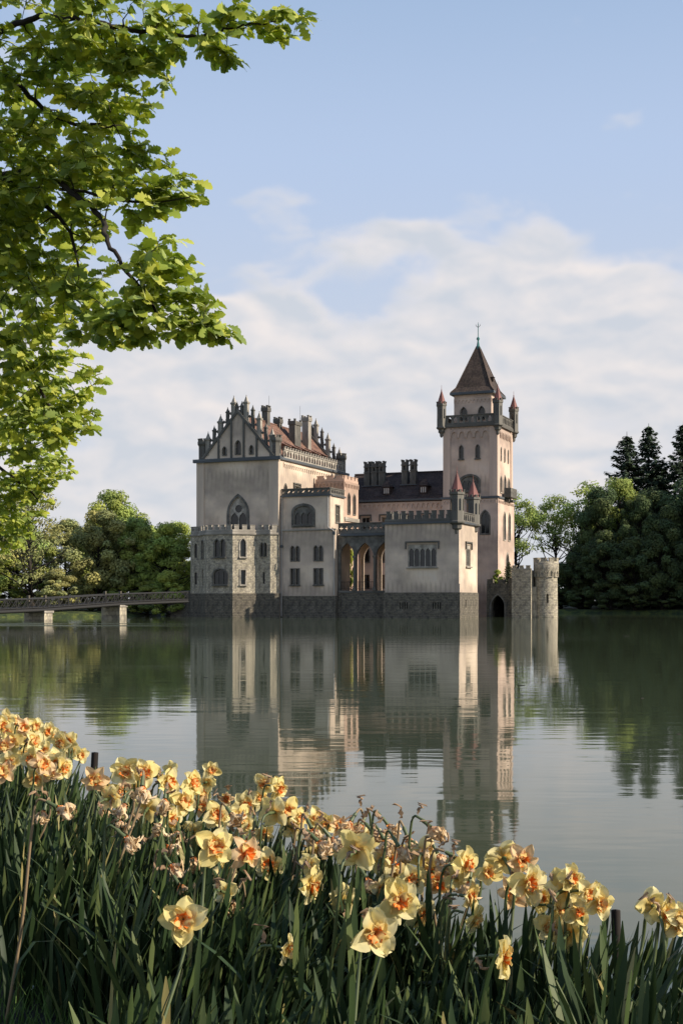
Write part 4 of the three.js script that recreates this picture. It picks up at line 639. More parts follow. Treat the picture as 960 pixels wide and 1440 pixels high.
// ---------------------------------------------------------------- the near oak: limbs reach in from its trunk beside the path
const oak = tag(new THREE.Group(), 'oak with fresh yellow-green lobed leaves on branches reaching over the lake', 'tree');
{
  oak.name = numbered('oak_tree'); scene.add(oak);
  const R = rngOf(4242), TX = -6.2, TD = 8.2; oak.position.set(TX, 0.6, -TD);
  const nodes = []; // skeleton: [x, y, z, radius]
  const limbs = [];
  const add = (pts) => { const c = new THREE.CatmullRomCurve3(pts.map((p) => new THREE.Vector3(p[0], p[1], p[2]))), n = Math.max(4, Math.round(c.getLength() / 0.1)), out = []; for (let i = 0; i <= n; i++) { const t = i / n, p = c.getPoint(t), k = t * (pts.length - 1), a = Math.min(pts.length - 2, Math.floor(k)), r = mix(pts[a][3], pts[a + 1][3], k - a); out.push([p.x + (R() - 0.5) * 0.015, p.y + (R() - 0.5) * 0.015, p.z + (R() - 0.5) * 0.015, r]); } nodes.push(...out); limbs.push(out); };
  // main limbs in metres (x, y, z): out from the trunk over the bank
  add([[-6.2, 3.6, -8.0, 0.0605], [-4.2, 4.6, -6.4, 0.0418], [-1.45, 4.28, -5.2, 0.013], [-1.17, 4.26, -5.0, 0.0112], [-0.8, 4.21, -5.0, 0.0084], [-0.54, 4.19, -5.0, 0.0061], [-0.42, 4.22, -5.0, 0.0042], [-0.26, 4.24, -5.0, 0.0023]]);
  add([[-6.2, 3.2, -8.0, 0.0651], [-4.4, 4.0, -7, 0.0418], [-1.9, 3.98, -6.2, 0.0232], [-1.45, 3.92, -5.8, 0.0167], [-1.18, 3.74, -5.4, 0.013], [-0.97, 3.53, -5.2, 0.0112], [-0.91, 3.38, -5.0, 0.0093], [-0.79, 3.2, -5.0, 0.0065], [-0.67, 3.07, -5.0, 0.0042], [-0.5, 3.05, -5.0, 0.0023]]);
  add([[-1.6, 3.96, -5.9, 0.0139], [-1.2, 3.62, -5.6, 0.0084], [-1.12, 3.38, -5.5, 0.0046]]);
  add([[-1.2, 3.74, -5.45, 0.0074], [-0.86, 3.63, -5.3, 0.0056], [-0.62, 3.62, -5.2, 0.0023]]);
  add([[-6.2, 3.4, -8.0, 0.0465], [-3.6, 4.5, -6.6, 0.0279], [-1.7, 4.4, -5.6, 0.0139], [-1.2, 4.05, -5.5, 0.0093], [-0.95, 3.98, -5.4, 0.0037]]);
  add([[-6.2, 2.8, -8.0, 0.0512], [-4.2, 3.2, -7.4, 0.0326], [-1.9, 3.3, -6.8, 0.0163], [-1.62, 3.2, -6.6, 0.0116], [-1.5, 3.0, -6.5, 0.0074], [-1.42, 2.86, -6.5, 0.0028]]);
  add([[-6.2, 3.0, -8.2, 0.0558], [-5.0, 3.7, -10, 0.0372], [-3.4, 3.4, -11, 0.0232], [-2.9, 3.1, -11, 0.0139], [-2.6, 2.85, -11, 0.0056]]);
  add([[-6.2, 2.6, -8.2, 0.0558], [-4.8, 3.2, -10.4, 0.0326], [-3.3, 3.05, -11.4, 0.0186], [-2.95, 2.75, -11.4, 0.007]]);
  // foliage masses along those limbs: [x, y, z, rx, ry, rz, how many tips]
  const masses = [
    [-1.2, 4.3, -5.0, 0.36, 0.2, 0.4, 52], [-0.86, 4.22, -5.0, 0.26, 0.17, 0.3, 30], [-0.66, 4.2, -5.0, 0.12, 0.12, 0.14, 9], [-0.45, 4.14, -5.0, 0.1, 0.08, 0.12, 8], [-0.4, 4.27, -5.0, 0.1, 0.07, 0.12, 7], [-0.24, 4.24, -5.0, 0.11, 0.06, 0.12, 9],
    [-1.32, 4.1, -5.6, 0.36, 0.22, 0.5, 60], [-1.0, 4.1, -5.3, 0.22, 0.17, 0.4, 30], [-0.84, 4.12, -5.2, 0.14, 0.12, 0.2, 10],
    [-1.34, 3.84, -5.7, 0.36, 0.24, 0.5, 64], [-1.05, 3.82, -5.4, 0.16, 0.17, 0.3, 22], [-0.82, 3.8, -5.3, 0.12, 0.06, 0.12, 8], [-0.7, 3.69, -5.3, 0.14, 0.06, 0.14, 10],
    [-1.45, 3.62, -5.9, 0.32, 0.18, 0.5, 44], [-0.86, 3.62, -5.25, 0.18, 0.09, 0.16, 14], [-1.12, 3.63, -5.6, 0.12, 0.1, 0.2, 8],
    [-1.42, 3.34, -5.8, 0.34, 0.2, 0.5, 56], [-1.1, 3.36, -5.5, 0.14, 0.1, 0.2, 10], [-0.73, 3.28, -5.0, 0.16, 0.13, 0.25, 28], [-0.66, 3.1, -5.0, 0.17, 0.1, 0.25, 24], [-0.52, 3.07, -5.0, 0.09, 0.05, 0.1, 6], [-0.86, 3.06, -5.0, 0.14, 0.08, 0.2, 12], [-0.98, 3.1, -5.1, 0.14, 0.1, 0.2, 12], [-0.5, 3.03, -5.0, 0.06, 0.03, 0.08, 3],
    [-1.5, 3.13, -6.4, 0.3, 0.2, 0.5, 50], [-1.4, 2.9, -6.5, 0.15, 0.14, 0.3, 22], [-1.62, 2.9, -6.6, 0.25, 0.2, 0.4, 34],
    [-2.75, 3.25, -11, 0.4, 0.3, 0.6, 70], [-2.5, 3.15, -11, 0.2, 0.2, 0.5, 26], [-2.9, 2.85, -11.2, 0.3, 0.25, 0.5, 60], [-3.0, 2.62, -11.4, 0.26, 0.2, 0.5, 44], [-2.68, 2.95, -11, 0.2, 0.15, 0.4, 26], [-2.9, 3.7, -11, 0.5, 0.35, 0.6, 60],
    [-1.45, 3.5, -5.6, 0.2, 0.5, 0.4, 40], [-1.5, 3.95, -5.7, 0.2, 0.4, 0.4, 36], [-1.7, 3.2, -6.4, 0.22, 0.3, 0.4, 30],
    [-2.3, 4.2, -6.2, 0.7, 0.5, 0.7, 60], [-2.4, 3.5, -6.6, 0.6, 0.45, 0.7, 50], [-3.6, 4.0, -8, 1, 0.9, 1, 60], [-5, 5.2, -8, 1.4, 1, 1.4, 70], [-2.0, 4.8, -5.6, 0.8, 0.35, 0.7, 40], [-0.95, 4.62, -5.0, 0.5, 0.16, 0.5, 30],
  ];
  const tips = [];
  for (const [x, y, z, rx, ry, rz, n] of masses) for (let i = 0; i < n * 1.35; i++) { let a, b, c; do { a = R() * 2 - 1; b = R() * 2 - 1; c = R() * 2 - 1; } while (a * a + b * b + c * c > 1); tips.push([x + a * rx, y + b * ry, z + c * rz]); }
  // grow a twig to each tip from the nearest wood
  const near = (p) => { let best = null, bd = 1e9; for (const q of nodes) { const d = (q[0] - p[0]) ** 2 + (q[1] - p[1]) ** 2 + (q[2] - p[2]) ** 2; if (d < bd) { bd = d; best = q; } } return [best, Math.sqrt(bd)]; };
  tips.map((p) => [p, near(p)[1]]).sort((a, b) => a[1] - b[1]).forEach(([p]) => {
    const [q, d] = near(p), r = Math.min(q[3] * 0.7, 0.003 + d * 0.012), n = Math.max(2, Math.round(d / 0.07)), out = [[q[0], q[1], q[2], r]], sag = (R() - 0.35) * d * 0.22;
    for (let i = 1; i <= n; i++) { const t = i / n, o = [mix(q[0], p[0], t) + (R() - 0.5) * 0.02, mix(q[1], p[1], t) + Math.sin(t * Math.PI) * sag, mix(q[2], p[2], t) + (R() - 0.5) * 0.02, mix(r, 0.0018, t)]; out.push(o); }
    nodes.push(...out.slice(1)); limbs.push(out);
  });
  const local = (pts) => pts.map(([x, y, z, r]) => [x - TX, y - 0.6, z + TD, r]);
  part('trunk', limb(local([[TX, 0.2, -TD, 0.5], [TX, 0.9, -TD, 0.36], [TX + 0.1, 2.4, -TD, 0.3], [TX + 0.05, 4.5, -TD, 0.26], [TX - 0.2, 7, -TD, 0.15], [TX, 9, -TD, 0.05]]), 12), M.bark, oak);
  limbs.slice(0, 8).forEach((l) => part('limb', limb(local(l), 7), M.bark, oak));
  const tw = part('twigs', merge(limbs.slice(8).map((l) => limb(local(l), 4))), M.bark, oak); tw.userData.kind = 'stuff';
  // lobed leaf, 1 long, lying along +y with its face to +z
  const leafGeo = (seed) => {
    const Q = rngOf(seed), prof = [[0, 0.012], [0.12, 0.03], [0.22, 0.15], [0.29, 0.09], [0.4, 0.25], [0.48, 0.15], [0.6, 0.33], [0.69, 0.21], [0.8, 0.31], [0.88, 0.19], [0.95, 0.15], [1, 0.02]], pos = [], idx = [], curl = 0.25 + Q() * 0.5, fold = 0.12 + Q() * 0.25, twist = (Q() - 0.5) * 0.5;
    prof.forEach(([t, w]) => { for (const s of [-1, 0, 1]) { const ww = w * (0.85 + 0.3 * Q()) * s, dx = ww, dz = -curl * t * t * 0.5 + Math.abs(ww) * fold + ww * twist * t, dy = t - (s ? 0.03 : 0); pos.push(dx, dy, dz); } });
    for (let i = 0; i < prof.length - 1; i++) { const a = i * 3; idx.push(a, a + 1, a + 3, a + 1, a + 4, a + 3, a + 1, a + 2, a + 4, a + 2, a + 5, a + 4); }
    const g = new THREE.BufferGeometry(); g.setAttribute('position', new THREE.Float32BufferAttribute(pos, 3)); g.setIndex(idx); g.computeVertexNormals(); return g;
  };
  const geos = [1, 2, 3, 4].map((k) => leafGeo(k * 31)), oakMat = (r, g, b) => new THREE.MeshPhysicalMaterial({ color: new THREE.Color().setRGB(r, g, b), roughness: 0.75, transmission: 0.5, thickness: 0, side: THREE.DoubleSide, specularIntensity: 0.6 });
  const mats = [oakMat(0.38, 0.45, 0.035), oakMat(0.29, 0.38, 0.03), oakMat(0.49, 0.52, 0.05), oakMat(0.19, 0.27, 0.03)];
  const leaves = [], U = new THREE.Vector3(), X = new THREE.Vector3(), Z = new THREE.Vector3(), m4 = new THREE.Matrix4();
  for (const l of limbs.slice(8)) {
    const p = l[l.length - 1], q = l[Math.max(0, l.length - 2)], dir = new THREE.Vector3(p[0] - q[0], p[1] - q[1], p[2] - q[2]).normalize(), n = 7 + Math.floor(R() * 5), a0 = R() * 6.28;
    for (let i = 0; i < n; i++) {
      const a = a0 + i * 2.4, back = i > 5 ? R() * 0.08 : R() * 0.015;
      U.set(Math.cos(a), 0.15 + R() * 0.3 - 0.25 * R(), Math.sin(a)).multiplyScalar(0.75).addScaledVector(dir, 0.45); U.y -= 0.12; U.normalize();
      Z.set(0.4 + (R() - 0.5) * 2, 0.7, 0.35 + (R() - 0.5) * 2); X.crossVectors(U, Z).normalize(); Z.crossVectors(X, U);
      const s = 0.036 + 0.052 * Math.pow(R(), 1.3);
      leaves.push({ m: m4.clone().makeBasis(X, U, Z).scale(new THREE.Vector3(s, s, s)).setPosition(p[0] - dir.x * back - TX, p[1] - dir.y * back - 0.6, p[2] - dir.z * back + TD), z: p[2], px: p[0] / -p[2], k: Math.floor(R() * 4), c: Math.floor(R() * 4), s });
    }
  }
  const order = leaves.filter((l) => l.px > -0.262).sort((a, b) => b.s / -b.z - a.s / -a.z), chosen = new Set(order.slice(0, 300));
  for (const l of chosen) { const o = part('leaf', geos[l.k], mats[l.c], oak); o.matrix.copy(l.m); o.matrix.decompose(o.position, o.quaternion, o.scale); }
  for (let k = 0; k < 4; k++) for (let c = 0; c < 4; c++) {
    const set = leaves.filter((l) => l.k === k && l.c === c && !chosen.has(l)); if (!set.length) continue;
    const im = shadow(new THREE.InstancedMesh(geos[k], mats[c], set.length)); set.forEach((l, i) => im.setMatrixAt(i, l.m)); im.name = 'foliage'; im.userData.kind = 'stuff'; oak.add(im);
  }
}

// ---------------------------------------------------------------- daffodils on the bank
const FLOWERS = [
  [-0.294, 1.387, 2.382, 0, 5, 5, 1.0], [-0.258, 1.479, 2.613, 0, 25, 10, 1.0], [-0.308, 1.278, 3.317, 0, 35, -10, 0.86], [-0.074, 1.288, 3.115, 0, 55, -15, 1.0], [0.029, 1.47, 2.613, 0, 150, 10, 1.0], [0.101, 1.327, 3.24, 0, 170, 0, 1.0],
  [0.058, 1.38, 2.314, 0, 20, -5, 1.0], [0.113, 1.388, 2.531, 0, 15, 0, 1.0], [0.179, 1.26, 2.931, 0, 45, -10, 0.98], [0.235, 1.309, 3.06, 1, 20, -25, 0.98], [0.36, 1.41, 2.84, 0, 190, 20, 0.88], [0.392, 1.385, 2.7, 0, 35, 0, 1.0],
  [0.331, 1.368, 2.891, 0, 10, 0, 0.71], [0.461, 1.379, 2.662, 0, 150, 0, 0.95], [0.499, 1.386, 2.597, 0, 30, 0, 0.7], [0.425, 1.31, 2.639, 0, 20, 0, 0.75], [0.469, 1.293, 2.649, 0, 155, 5, 0.98], [0.307, 1.3, 2.444, 0, 75, 0, 0.91],
  [-0.112, 1.274, 2.594, 0, 80, -10, 0.7], [0.609, 1.391, 2.404, 0, 25, 0, 0.77], [0.629, 1.394, 2.369, 0, 10, 0, 0.7], [0.284, 1.304, 2.721, 0, 60, -20, 0.71], [0.473, 1.407, 2.643, 0, 30, 10, 0.7], [-0.233, 1.426, 3.877, 0, -20, 5, 0.81],
  [0.101, 1.3, 2.784, 0, 170, 0, 0.76], [-0.618, 1.487, 3.682, 0, -10, 15, 1.0], [-0.567, 1.487, 3.682, 0, 25, 5, 1.0], [-0.603, 1.382, 4.526, 0, 150, 0, 0.7], [-0.426, 1.423, 4.216, 0, 10, 5, 0.7], [-0.446, 1.378, 4.251, 0, 160, 0, 0.73],
  [-0.47, 1.341, 4.292, 0, 30, 0, 0.85], [-0.436, 1.43, 3.522, 0, 45, 0, 1.0], [-0.464, 1.293, 4.282, 1, 0, -10, 0.9], [-0.856, 1.292, 4.671, 0, 20, -10, 0.98], [-0.245, 1.382, 3.898, 0, 20, 0, 0.7], [-0.184, 1.399, 3.522, 0, 150, 0, 1.0],
  [-0.156, 1.367, 3.743, 0, 20, 0, 0.97], [-0.121, 1.356, 3.681, 0, 40, 0, 0.77], [-0.223, 1.313, 3.683, 0, 0, -25, 0.7], [-0.043, 1.359, 3.546, 0, 10, 0, 0.7], [-0.295, 1.292, 3.933, 0, 10, 0, 0.7], [-0.371, 1.346, 4.119, 1, 0, -20, 0.7],
  [-0.664, 1.344, 4.632, 0, 100, 0, 0.91], [-0.807, 1.281, 4.714, 1, 20, 0, 0.81], [-0.081, 1.315, 3.235, 0, 160, -10, 0.7], [-0.008, 1.37, 3.484, 1, 30, 0, 0.7], [-0.269, 1.308, 2.95, 0, 160, -20, 0.7], [0.135, 1.288, 3.234, 1, 0, -20, 0.7],
  [-1.58, 1.428, 6.025, 0, 12, -10, 1.0], [-1.592, 1.389, 6.255, 0, 53, 9, 0.99], [-1.359, 1.445, 5.205, 0, 23, -7, 1.0], [-1.542, 1.349, 6.141, 0, -3, 13, 1.0], [-1.272, 1.476, 5.121, 1, 44, -9, 1.0], [-1.408, 1.4, 5.895, 0, 39, 11, 1.0],
  [-1.301, 1.424, 5.056, 0, 28, 5, 1.0], [-1.404, 1.385, 5.577, 0, 18, -12, 1.0], [-1.316, 1.417, 4.988, 1, 24, -6, 1.0], [-1.205, 1.431, 5.02, 0, 51, 10, 1.0], [-1.297, 1.33, 5.573, 0, 28, -2, 1.0], [-1.377, 1.318, 5.543, 0, 45, -14, 0.9],
  [-1.218, 1.386, 4.713, 0, 2, 1, 1.0], [-1.408, 1.292, 5.631, 0, 60, -9, 1.0], [-1.31, 1.398, 5.724, 0, 31, -7, 1.0], [-1.262, 1.377, 5.678, 0, 6, 2, 0.98], [-1.1, 1.422, 5.026, 0, -15, -8, 1.0], [-1.11, 1.41, 5.205, 0, -1, -5, 1.0],
  [-1.105, 1.413, 4.574, 0, -17, 6, 1.0], [-0.918, 1.477, 3.935, 1, 39, 14, 1.0], [-1.067, 1.392, 4.744, 0, 57, 8, 1.0], [-1.147, 1.401, 4.345, 1, 30, 10, 1.0], [-1.065, 1.361, 4.457, 0, 16, -11, 1.0], [-0.996, 1.397, 4.372, 1, 7, -15, 1.0],
  [-1.1, 1.33, 5.395, 0, 43, -4, 0.84], [-0.971, 1.398, 4.46, 0, 59, -2, 1.0], [-1.004, 1.407, 4.542, 0, -16, -10, 1.0], [-1.124, 1.367, 5.326, 0, -17, 0, 1.0], [-1.467, 1.296, 6.002, 1, -10, 1, 1.0], [-1.376, 1.475, 5.194, 0, 59, -1, 1.0],
  [-0.186, 1.423, 3.795, 0, 51, -13, 0.81], [-0.296, 1.343, 3.988, 0, 1, 0, 0.97], [-0.302, 1.344, 3.767, 0, 43, -5, 1.0], [-0.362, 1.357, 3.729, 0, 18, 9, 1.0], [-0.462, 1.415, 3.965, 0, 57, 14, 1.0], [-0.509, 1.445, 3.768, 0, 57, 4, 1.0],
  [-0.687, 1.354, 4.259, 0, 148, 11, 1.0], [-0.698, 1.382, 3.873, 0, 150, 1, 1.0], [-0.745, 1.441, 3.872, 1, 15, -3, 1.0], [-0.071, 1.369, 3.594, 0, 22, 9, 0.79], [0.029, 1.362, 3.42, 0, -1, -17, 0.8], [0.066, 1.353, 3.355, 0, 15, 2, 0.89],
  [0.001, 1.322, 3.469, 0, -11, -14, 0.93], [-0.066, 1.29, 3.497, 0, 37, -16, 0.99], [0.135, 1.328, 3.233, 0, 22, 7, 0.98], [0.201, 1.363, 3.119, 0, 163, -9, 0.96], [0.273, 1.335, 2.992, 0, 158, -8, 0.91], [0.287, 1.368, 2.967, 0, 55, 4, 0.92],
  [0.393, 1.415, 2.782, 1, 6, 1, 0.85], [0.425, 1.347, 2.727, 0, -12, 3, 0.72], [0.376, 1.338, 2.811, 1, -6, 2, 0.92], [0.452, 1.336, 2.678, 0, 52, -7, 0.88], [0.517, 1.374, 2.565, 0, 21, -10, 0.77], [0.483, 1.345, 2.625, 0, 29, 2, 0.72],
  [-0.225, 1.384, 3.018, 1, 54, 6, 1.0], [-0.186, 1.291, 3.337, 0, -15, 13, 0.98], [-0.527, 1.301, 3.97, 0, 57, 6, 1.0], [-0.458, 1.268, 3.952, 0, 170, 5, 0.85], [-0.563, 1.377, 3.722, 0, 175, 11, 1.0], [-0.732, 1.372, 4.481, 0, 10, -2, 1.0],
  [-0.144, 1.322, 3.722, 0, 154, -19, 0.87], [0.171, 1.314, 3.063, 0, -1, 12, 0.83], [0.208, 1.318, 3.106, 0, 35, 10, 0.91], [0.101, 1.283, 3.093, 0, 4, 1, 0.83], [0.008, 1.265, 3.056, 0, 185, 9, 0.85], [0.284, 1.319, 2.861, 0, 58, -2, 0.79],
  [0.623, 1.38, 2.38, 0, 20, -19, 0.7], [0.591, 1.4, 2.435, 0, 184, 9, 0.74], [-0.912, 1.336, 3.929, 2, -11, -50, 1.0], [-0.69, 1.48, 3.104, 2, 76, -26, 1.0], [-0.747, 1.346, 4.002, 2, 51, -53, 1.0], [-0.651, 1.338, 3.729, 2, 56, -48, 1.0],
  [-0.521, 1.411, 3.083, 2, 72, -38, 1.0], [-0.603, 1.414, 3.573, 2, -18, -43, 1.0], [-0.58, 1.361, 3.938, 2, 26, -42, 1.0], [-0.472, 1.451, 3.425, 2, -3, -53, 1.0], [-0.535, 1.483, 3.437, 2, 2, -52, 1.04], [-0.502, 1.368, 3.5, 2, 17, -26, 1.0],
  [-0.485, 1.305, 3.522, 2, 78, -27, 0.97], [-0.238, 1.393, 3.124, 2, 13, -34, 1.0], [-0.258, 1.303, 3.771, 2, -4, -57, 1.0], [-0.308, 1.385, 3.572, 2, 39, -36, 1.0], [-0.078, 1.384, 3.353, 2, 40, -49, 1.0], [-0.057, 1.394, 3.118, 2, 62, -38, 1.0],
  [-0.029, 1.369, 3.303, 2, 81, -51, 1.0], [-0.097, 1.307, 3.64, 2, 43, -33, 0.97], [0.024, 1.403, 3.35, 2, -39, -40, 1.0], [0.053, 1.389, 3.378, 2, -28, -42, 0.89], [0.118, 1.409, 3.264, 2, 64, -49, 0.84], [0.164, 1.394, 3.168, 2, 36, -55, 1.0],
  [0.192, 1.376, 3.135, 2, 46, -25, 0.96], [0.215, 1.433, 3.094, 2, 57, -34, 0.98], [0.107, 1.38, 3.221, 2, 48, -51, 1.0], [0.078, 1.382, 3.334, 2, 42, -34, 0.98], [0.267, 1.378, 3.003, 2, 70, -25, 0.93], [0.23, 1.375, 3.067, 2, 58, -58, 0.8],
  [0.249, 1.356, 3.034, 2, -19, -27, 0.77], [0.139, 1.381, 3.123, 2, 48, -51, 1.0], [-0.396, 1.285, 3.129, 2, 47, -43, 1.0], [-0.425, 1.325, 3.185, 2, 64, -46, 1.0], [-0.395, 1.302, 3.388, 2, 24, -49, 1.0], [-0.296, 1.29, 3.546, 2, 13, -59, 1.0],
  [0.295, 1.332, 2.953, 2, -16, -47, 0.94], [-0.47, 1.316, 3.68, 2, 7, -30, 1.0], [0.061, 1.305, 3.115, 2, 48, -47, 1.0], [-0.251, 1.276, 3.018, 2, -25, -52, 0.88]];

{
  const R = rngOf(77), thinMat = (r, g, b, tr, o = {}) => new THREE.MeshPhysicalMaterial({ color: new THREE.Color().setRGB(r, g, b), roughness: 0.8, transmission: tr, thickness: 0, side: THREE.DoubleSide, specularIntensity: 0.4, ...o });
  const petalMat = thinMat(1, 1, 1, 0.42, { vertexColors: true }), coronaMat = thinMat(0.82, 0.2, 0.02, 0.3), dryMat = thinMat(1, 1, 1, 0.3, { vertexColors: true, roughness: 0.95 }), spatheMat = thinMat(0.36, 0.24, 0.14, 0.3, { roughness: 1 });
  const leafMat = [[0.036, 0.062, 0.02], [0.024, 0.044, 0.016], [0.07, 0.105, 0.034], [0.03, 0.054, 0.02], [0.1, 0.13, 0.045], [0.3, 0.26, 0.1]].map(([r, g, b]) => thinMat(r, g, b, 0.2, { roughness: 0.5, specularIntensity: 0.3 })), stemMat = std(0.075, 0.1, 0.035, { roughness: 0.5 }), dryStem = std(0.24, 0.17, 0.09);
  const mesh = (pos, idx, col) => { const g = new THREE.BufferGeometry(); g.setAttribute('position', new THREE.Float32BufferAttribute(pos, 3)); if (col) g.setAttribute('color', new THREE.Float32BufferAttribute(col, 3)); g.setIndex(idx); g.computeVertexNormals(); return g; };
  // a petal along +y, face to +z, tilted forward by 'tilt'
  function petal(seed, len, wid, tilt, cup, wave, tipC, baseC, dry) {
    const Q = rngOf(seed), pos = [], col = [], idx = [], nv = 6, nu = 4, w1 = Q() * 6, w2 = Q() * 6;
    for (let j = 0; j <= nv; j++) { const t = j / nv, w = wid * Math.pow(Math.sin(Math.PI * Math.min(1, 0.1 + t * 0.88)), 0.75) * (dry ? 0.6 + 0.5 * Q() : 1);
      const ang = tilt + (dry ? (Q() - 0.3) * 0.9 * t : 0) - cup * t * 0.6;
      for (let i = 0; i <= nu; i++) { const s = i / nu - 0.5, x = s * 2 * w + (dry ? (Q() - 0.5) * 0.006 : 0), lift = 2 * s * s * wid * cup * 0.9 + Math.sin(s * 7 + w1 + t * 3) * wave + Math.sin(t * 6 + w2) * wave * 0.6 + (dry ? (Q() - 0.5) * 0.008 : 0), r = 0.003 + len * t;
        pos.push(x, r * Math.cos(ang) - lift * Math.sin(ang), r * Math.sin(ang) + lift * Math.cos(ang));
        const k = step(t, 0.04, 0.5), v = 0.9 + 0.2 * Q(); col.push(mix(baseC[0], tipC[0], k) * v, mix(baseC[1], tipC[1], k) * v, mix(baseC[2], tipC[2], k) * v); } }
    for (let j = 0; j < nv; j++) for (let i = 0; i < nu; i++) { const a = j * (nu + 1) + i; idx.push(a, a + 1, a + nu + 1, a + 1, a + nu + 2, a + nu + 1); }
    return mesh(pos, idx, col);
  }
  const YEL = [0.8, 0.68, 0.28], YEL2 = [0.78, 0.6, 0.22], ORA = [0.8, 0.26, 0.03], PEACH = [0.76, 0.55, 0.3], TAN = [0.66, 0.46, 0.28];
  const outer = [1, 2, 3, 4].map((k) => petal(k * 7, 0.044, 0.0195, -0.06 + 0.1 * k, 0.4, 0.0034, k % 2 ? YEL : [0.82, 0.73, 0.38], [0.8, 0.56, 0.12])), inner = [1, 2, 3, 4].map((k) => petal(k * 9, 0.025, 0.0115, 0.5 + 0.16 * k, 0.7, 0.003, YEL2, ORA)), warmOuter = [1, 2, 3].map((k) => petal(k * 13, 0.042, 0.015, 0.25 - 0.3 * (k - 2), 0.5, 0.004, PEACH, ORA)), dry = [1, 2, 3, 4].map((k) => petal(k * 17, 0.043, 0.0105, 0.9 + 0.14 * k, 0.3, 0.003, k % 2 ? PEACH : [0.8, 0.63, 0.4], k % 2 ? TAN : ORA, true));
  const corona = (() => { const pos = [], idx = [], n = 24; for (let j = 0; j <= 3; j++) for (let i = 0; i <= n; i++) { const a = (i / n) * 6.2832, r = [0.005, 0.0085, 0.011, 0.0145][j] * (1 + (j > 1 ? 0.16 * Math.sin(a * 6) + 0.1 * Math.sin(a * 11 + 1) : 0)); pos.push(Math.cos(a) * r, Math.sin(a) * r, [0.001, 0.006, 0.011, 0.0155][j] + (j > 1 ? 0.0025 * Math.sin(a * 8 + 2) : 0)); } for (let j = 0; j < 3; j++) for (let i = 0; i < n; i++) { const a = j * (n + 1) + i; idx.push(a, a + 1, a + n + 1, a + 1, a + n + 2, a + n + 1); } return mesh(pos, idx); })();
  const tube = limb([[0, 0, -0.03, 0.0035], [0, 0, -0.024, 0.0055], [0, 0, -0.014, 0.0045], [0, 0, 0, 0.006]], 7);
  // strap leaves: 1 high, bending; width in metres
  const blades = [0.08, 0.2, 0.32, 0.5, 0.75, 0.14, 1.0].map((b, k) => { const Q = rngOf(k + 300), pos = [], idx = [], n = 8, tw = (Q() - 0.5) * 1.6; let x = 0, y = 0; for (let j = 0; j <= n; j++) { const t = j / n, a = b * (k === 6 ? 2.6 * step(t, 0.35, 0.9) : t * 1.5), w = 0.0076 * (t > 0.8 ? Math.sqrt(Math.max(0.012, 1 - ((t - 0.8) / 0.2) ** 2)) : 0.85 + 0.15 * Math.sin(t * 4)), c = Math.cos(tw * t), s = Math.sin(tw * t); for (const u of [-1, 0, 1]) pos.push(x + u * w * s * 0.4, y, u * w * c + 0); for (const u of [0]) pos[pos.length - 6] += w * 0.28; if (j < n) { x += Math.sin(a) / n; y += Math.cos(a) / n; } } for (let j = 0; j < n; j++) for (let i = 0; i < 2; i++) { const q = j * 3 + i; idx.push(q, q + 1, q + 3, q + 1, q + 4, q + 3); } return mesh(pos, idx); });
  const SAY = (t, yaw, s, d) => t === 2 ? (s > 0.98 ? 'withered peach daffodil hanging its shrivelled head among green leaves' : 'small withered peach daffodil, shrunken head drooping among the leaves') : t === 1 ? (d > 4 ? 'orange-flushed fading daffodil in the dense patch beside the wooden stake' : 'orange-flushed fading daffodil with narrow drooping petals') : Math.abs(yaw) > 120 ? (d > 3.2 ? 'pale yellow daffodil seen from behind among withered blooms' : 'large pale yellow daffodil turned to the lake, showing its back') : Math.abs(yaw) > 50 ? 'pale yellow daffodil in profile with orange centre' : d > 4 ? 'small yellow daffodil with orange centre in the dense patch beside the wooden stake' : d > 2.9 ? 'open yellow daffodil with orange centre among withered blooms' : 'large open pale yellow double daffodil with orange centre';
  const F = new THREE.Vector3(), Y = new THREE.Vector3(0, 1, 0), E = new THREE.Euler();
  FLOWERS.forEach(([x, y, d, type, yawD, pitchD, s], n) => {
    const o = thing('daffodil', SAY(type, yawD, s, d), 'flower', 'daffodils growing along the near bank');
    if (n === 0) o.userData.label = 'large open daffodil facing out alone against dark leaves, orange heart showing';
    const yaw = yawD * rad, pitch = pitchD * rad, bx = x - 0.04 - 0.1 * R(), bd = d + (R() - 0.4) * 0.1, gy = groundY(bx, bd);
    o.position.set(bx, gy, -bd);
    const hx = x - bx, hy = y - gy, hz = -(d - bd);
    F.set(Math.sin(yaw) * Math.cos(pitch), Math.sin(pitch), Math.cos(yaw) * Math.cos(pitch));
    const at = (k, up) => [hx - F.x * k, hy - F.y * k + up, hz - F.z * k];
    const a = at(0.07, -0.07), b = at(0.055, -0.008), c = at(0.03, 0);
    const curve = new THREE.CatmullRomCurve3([new THREE.Vector3(0, -0.03, 0), new THREE.Vector3(hx * 0.35, hy * 0.45, hz * 0.35), new THREE.Vector3(...a), new THREE.Vector3(...b), new THREE.Vector3(...c)]);
    part('stem', limb(curve.getPoints(14).map((p, i) => [p.x, p.y, p.z, 0.0042 - 0.0012 * (i / 14)]), 6), type === 2 && R() < 0.5 ? dryStem : stemMat, o);
    const sp = part('spathe', petal(n % 5, 0.04, 0.005, 0.2, 0.5, 0.003, [1, 1, 1], [1, 1, 1], true), spatheMat, o); sp.position.set(...at(0.05, 0)); sp.rotation.set(0.6 + R(), R() * 6, -1.2 + R());
    const fl = part('flower', tube, stemMat, o); fl.position.set(hx, hy, hz); fl.rotation.set(-pitch, yaw, R() * 6.28, 'YXZ'); fl.scale.setScalar(s);
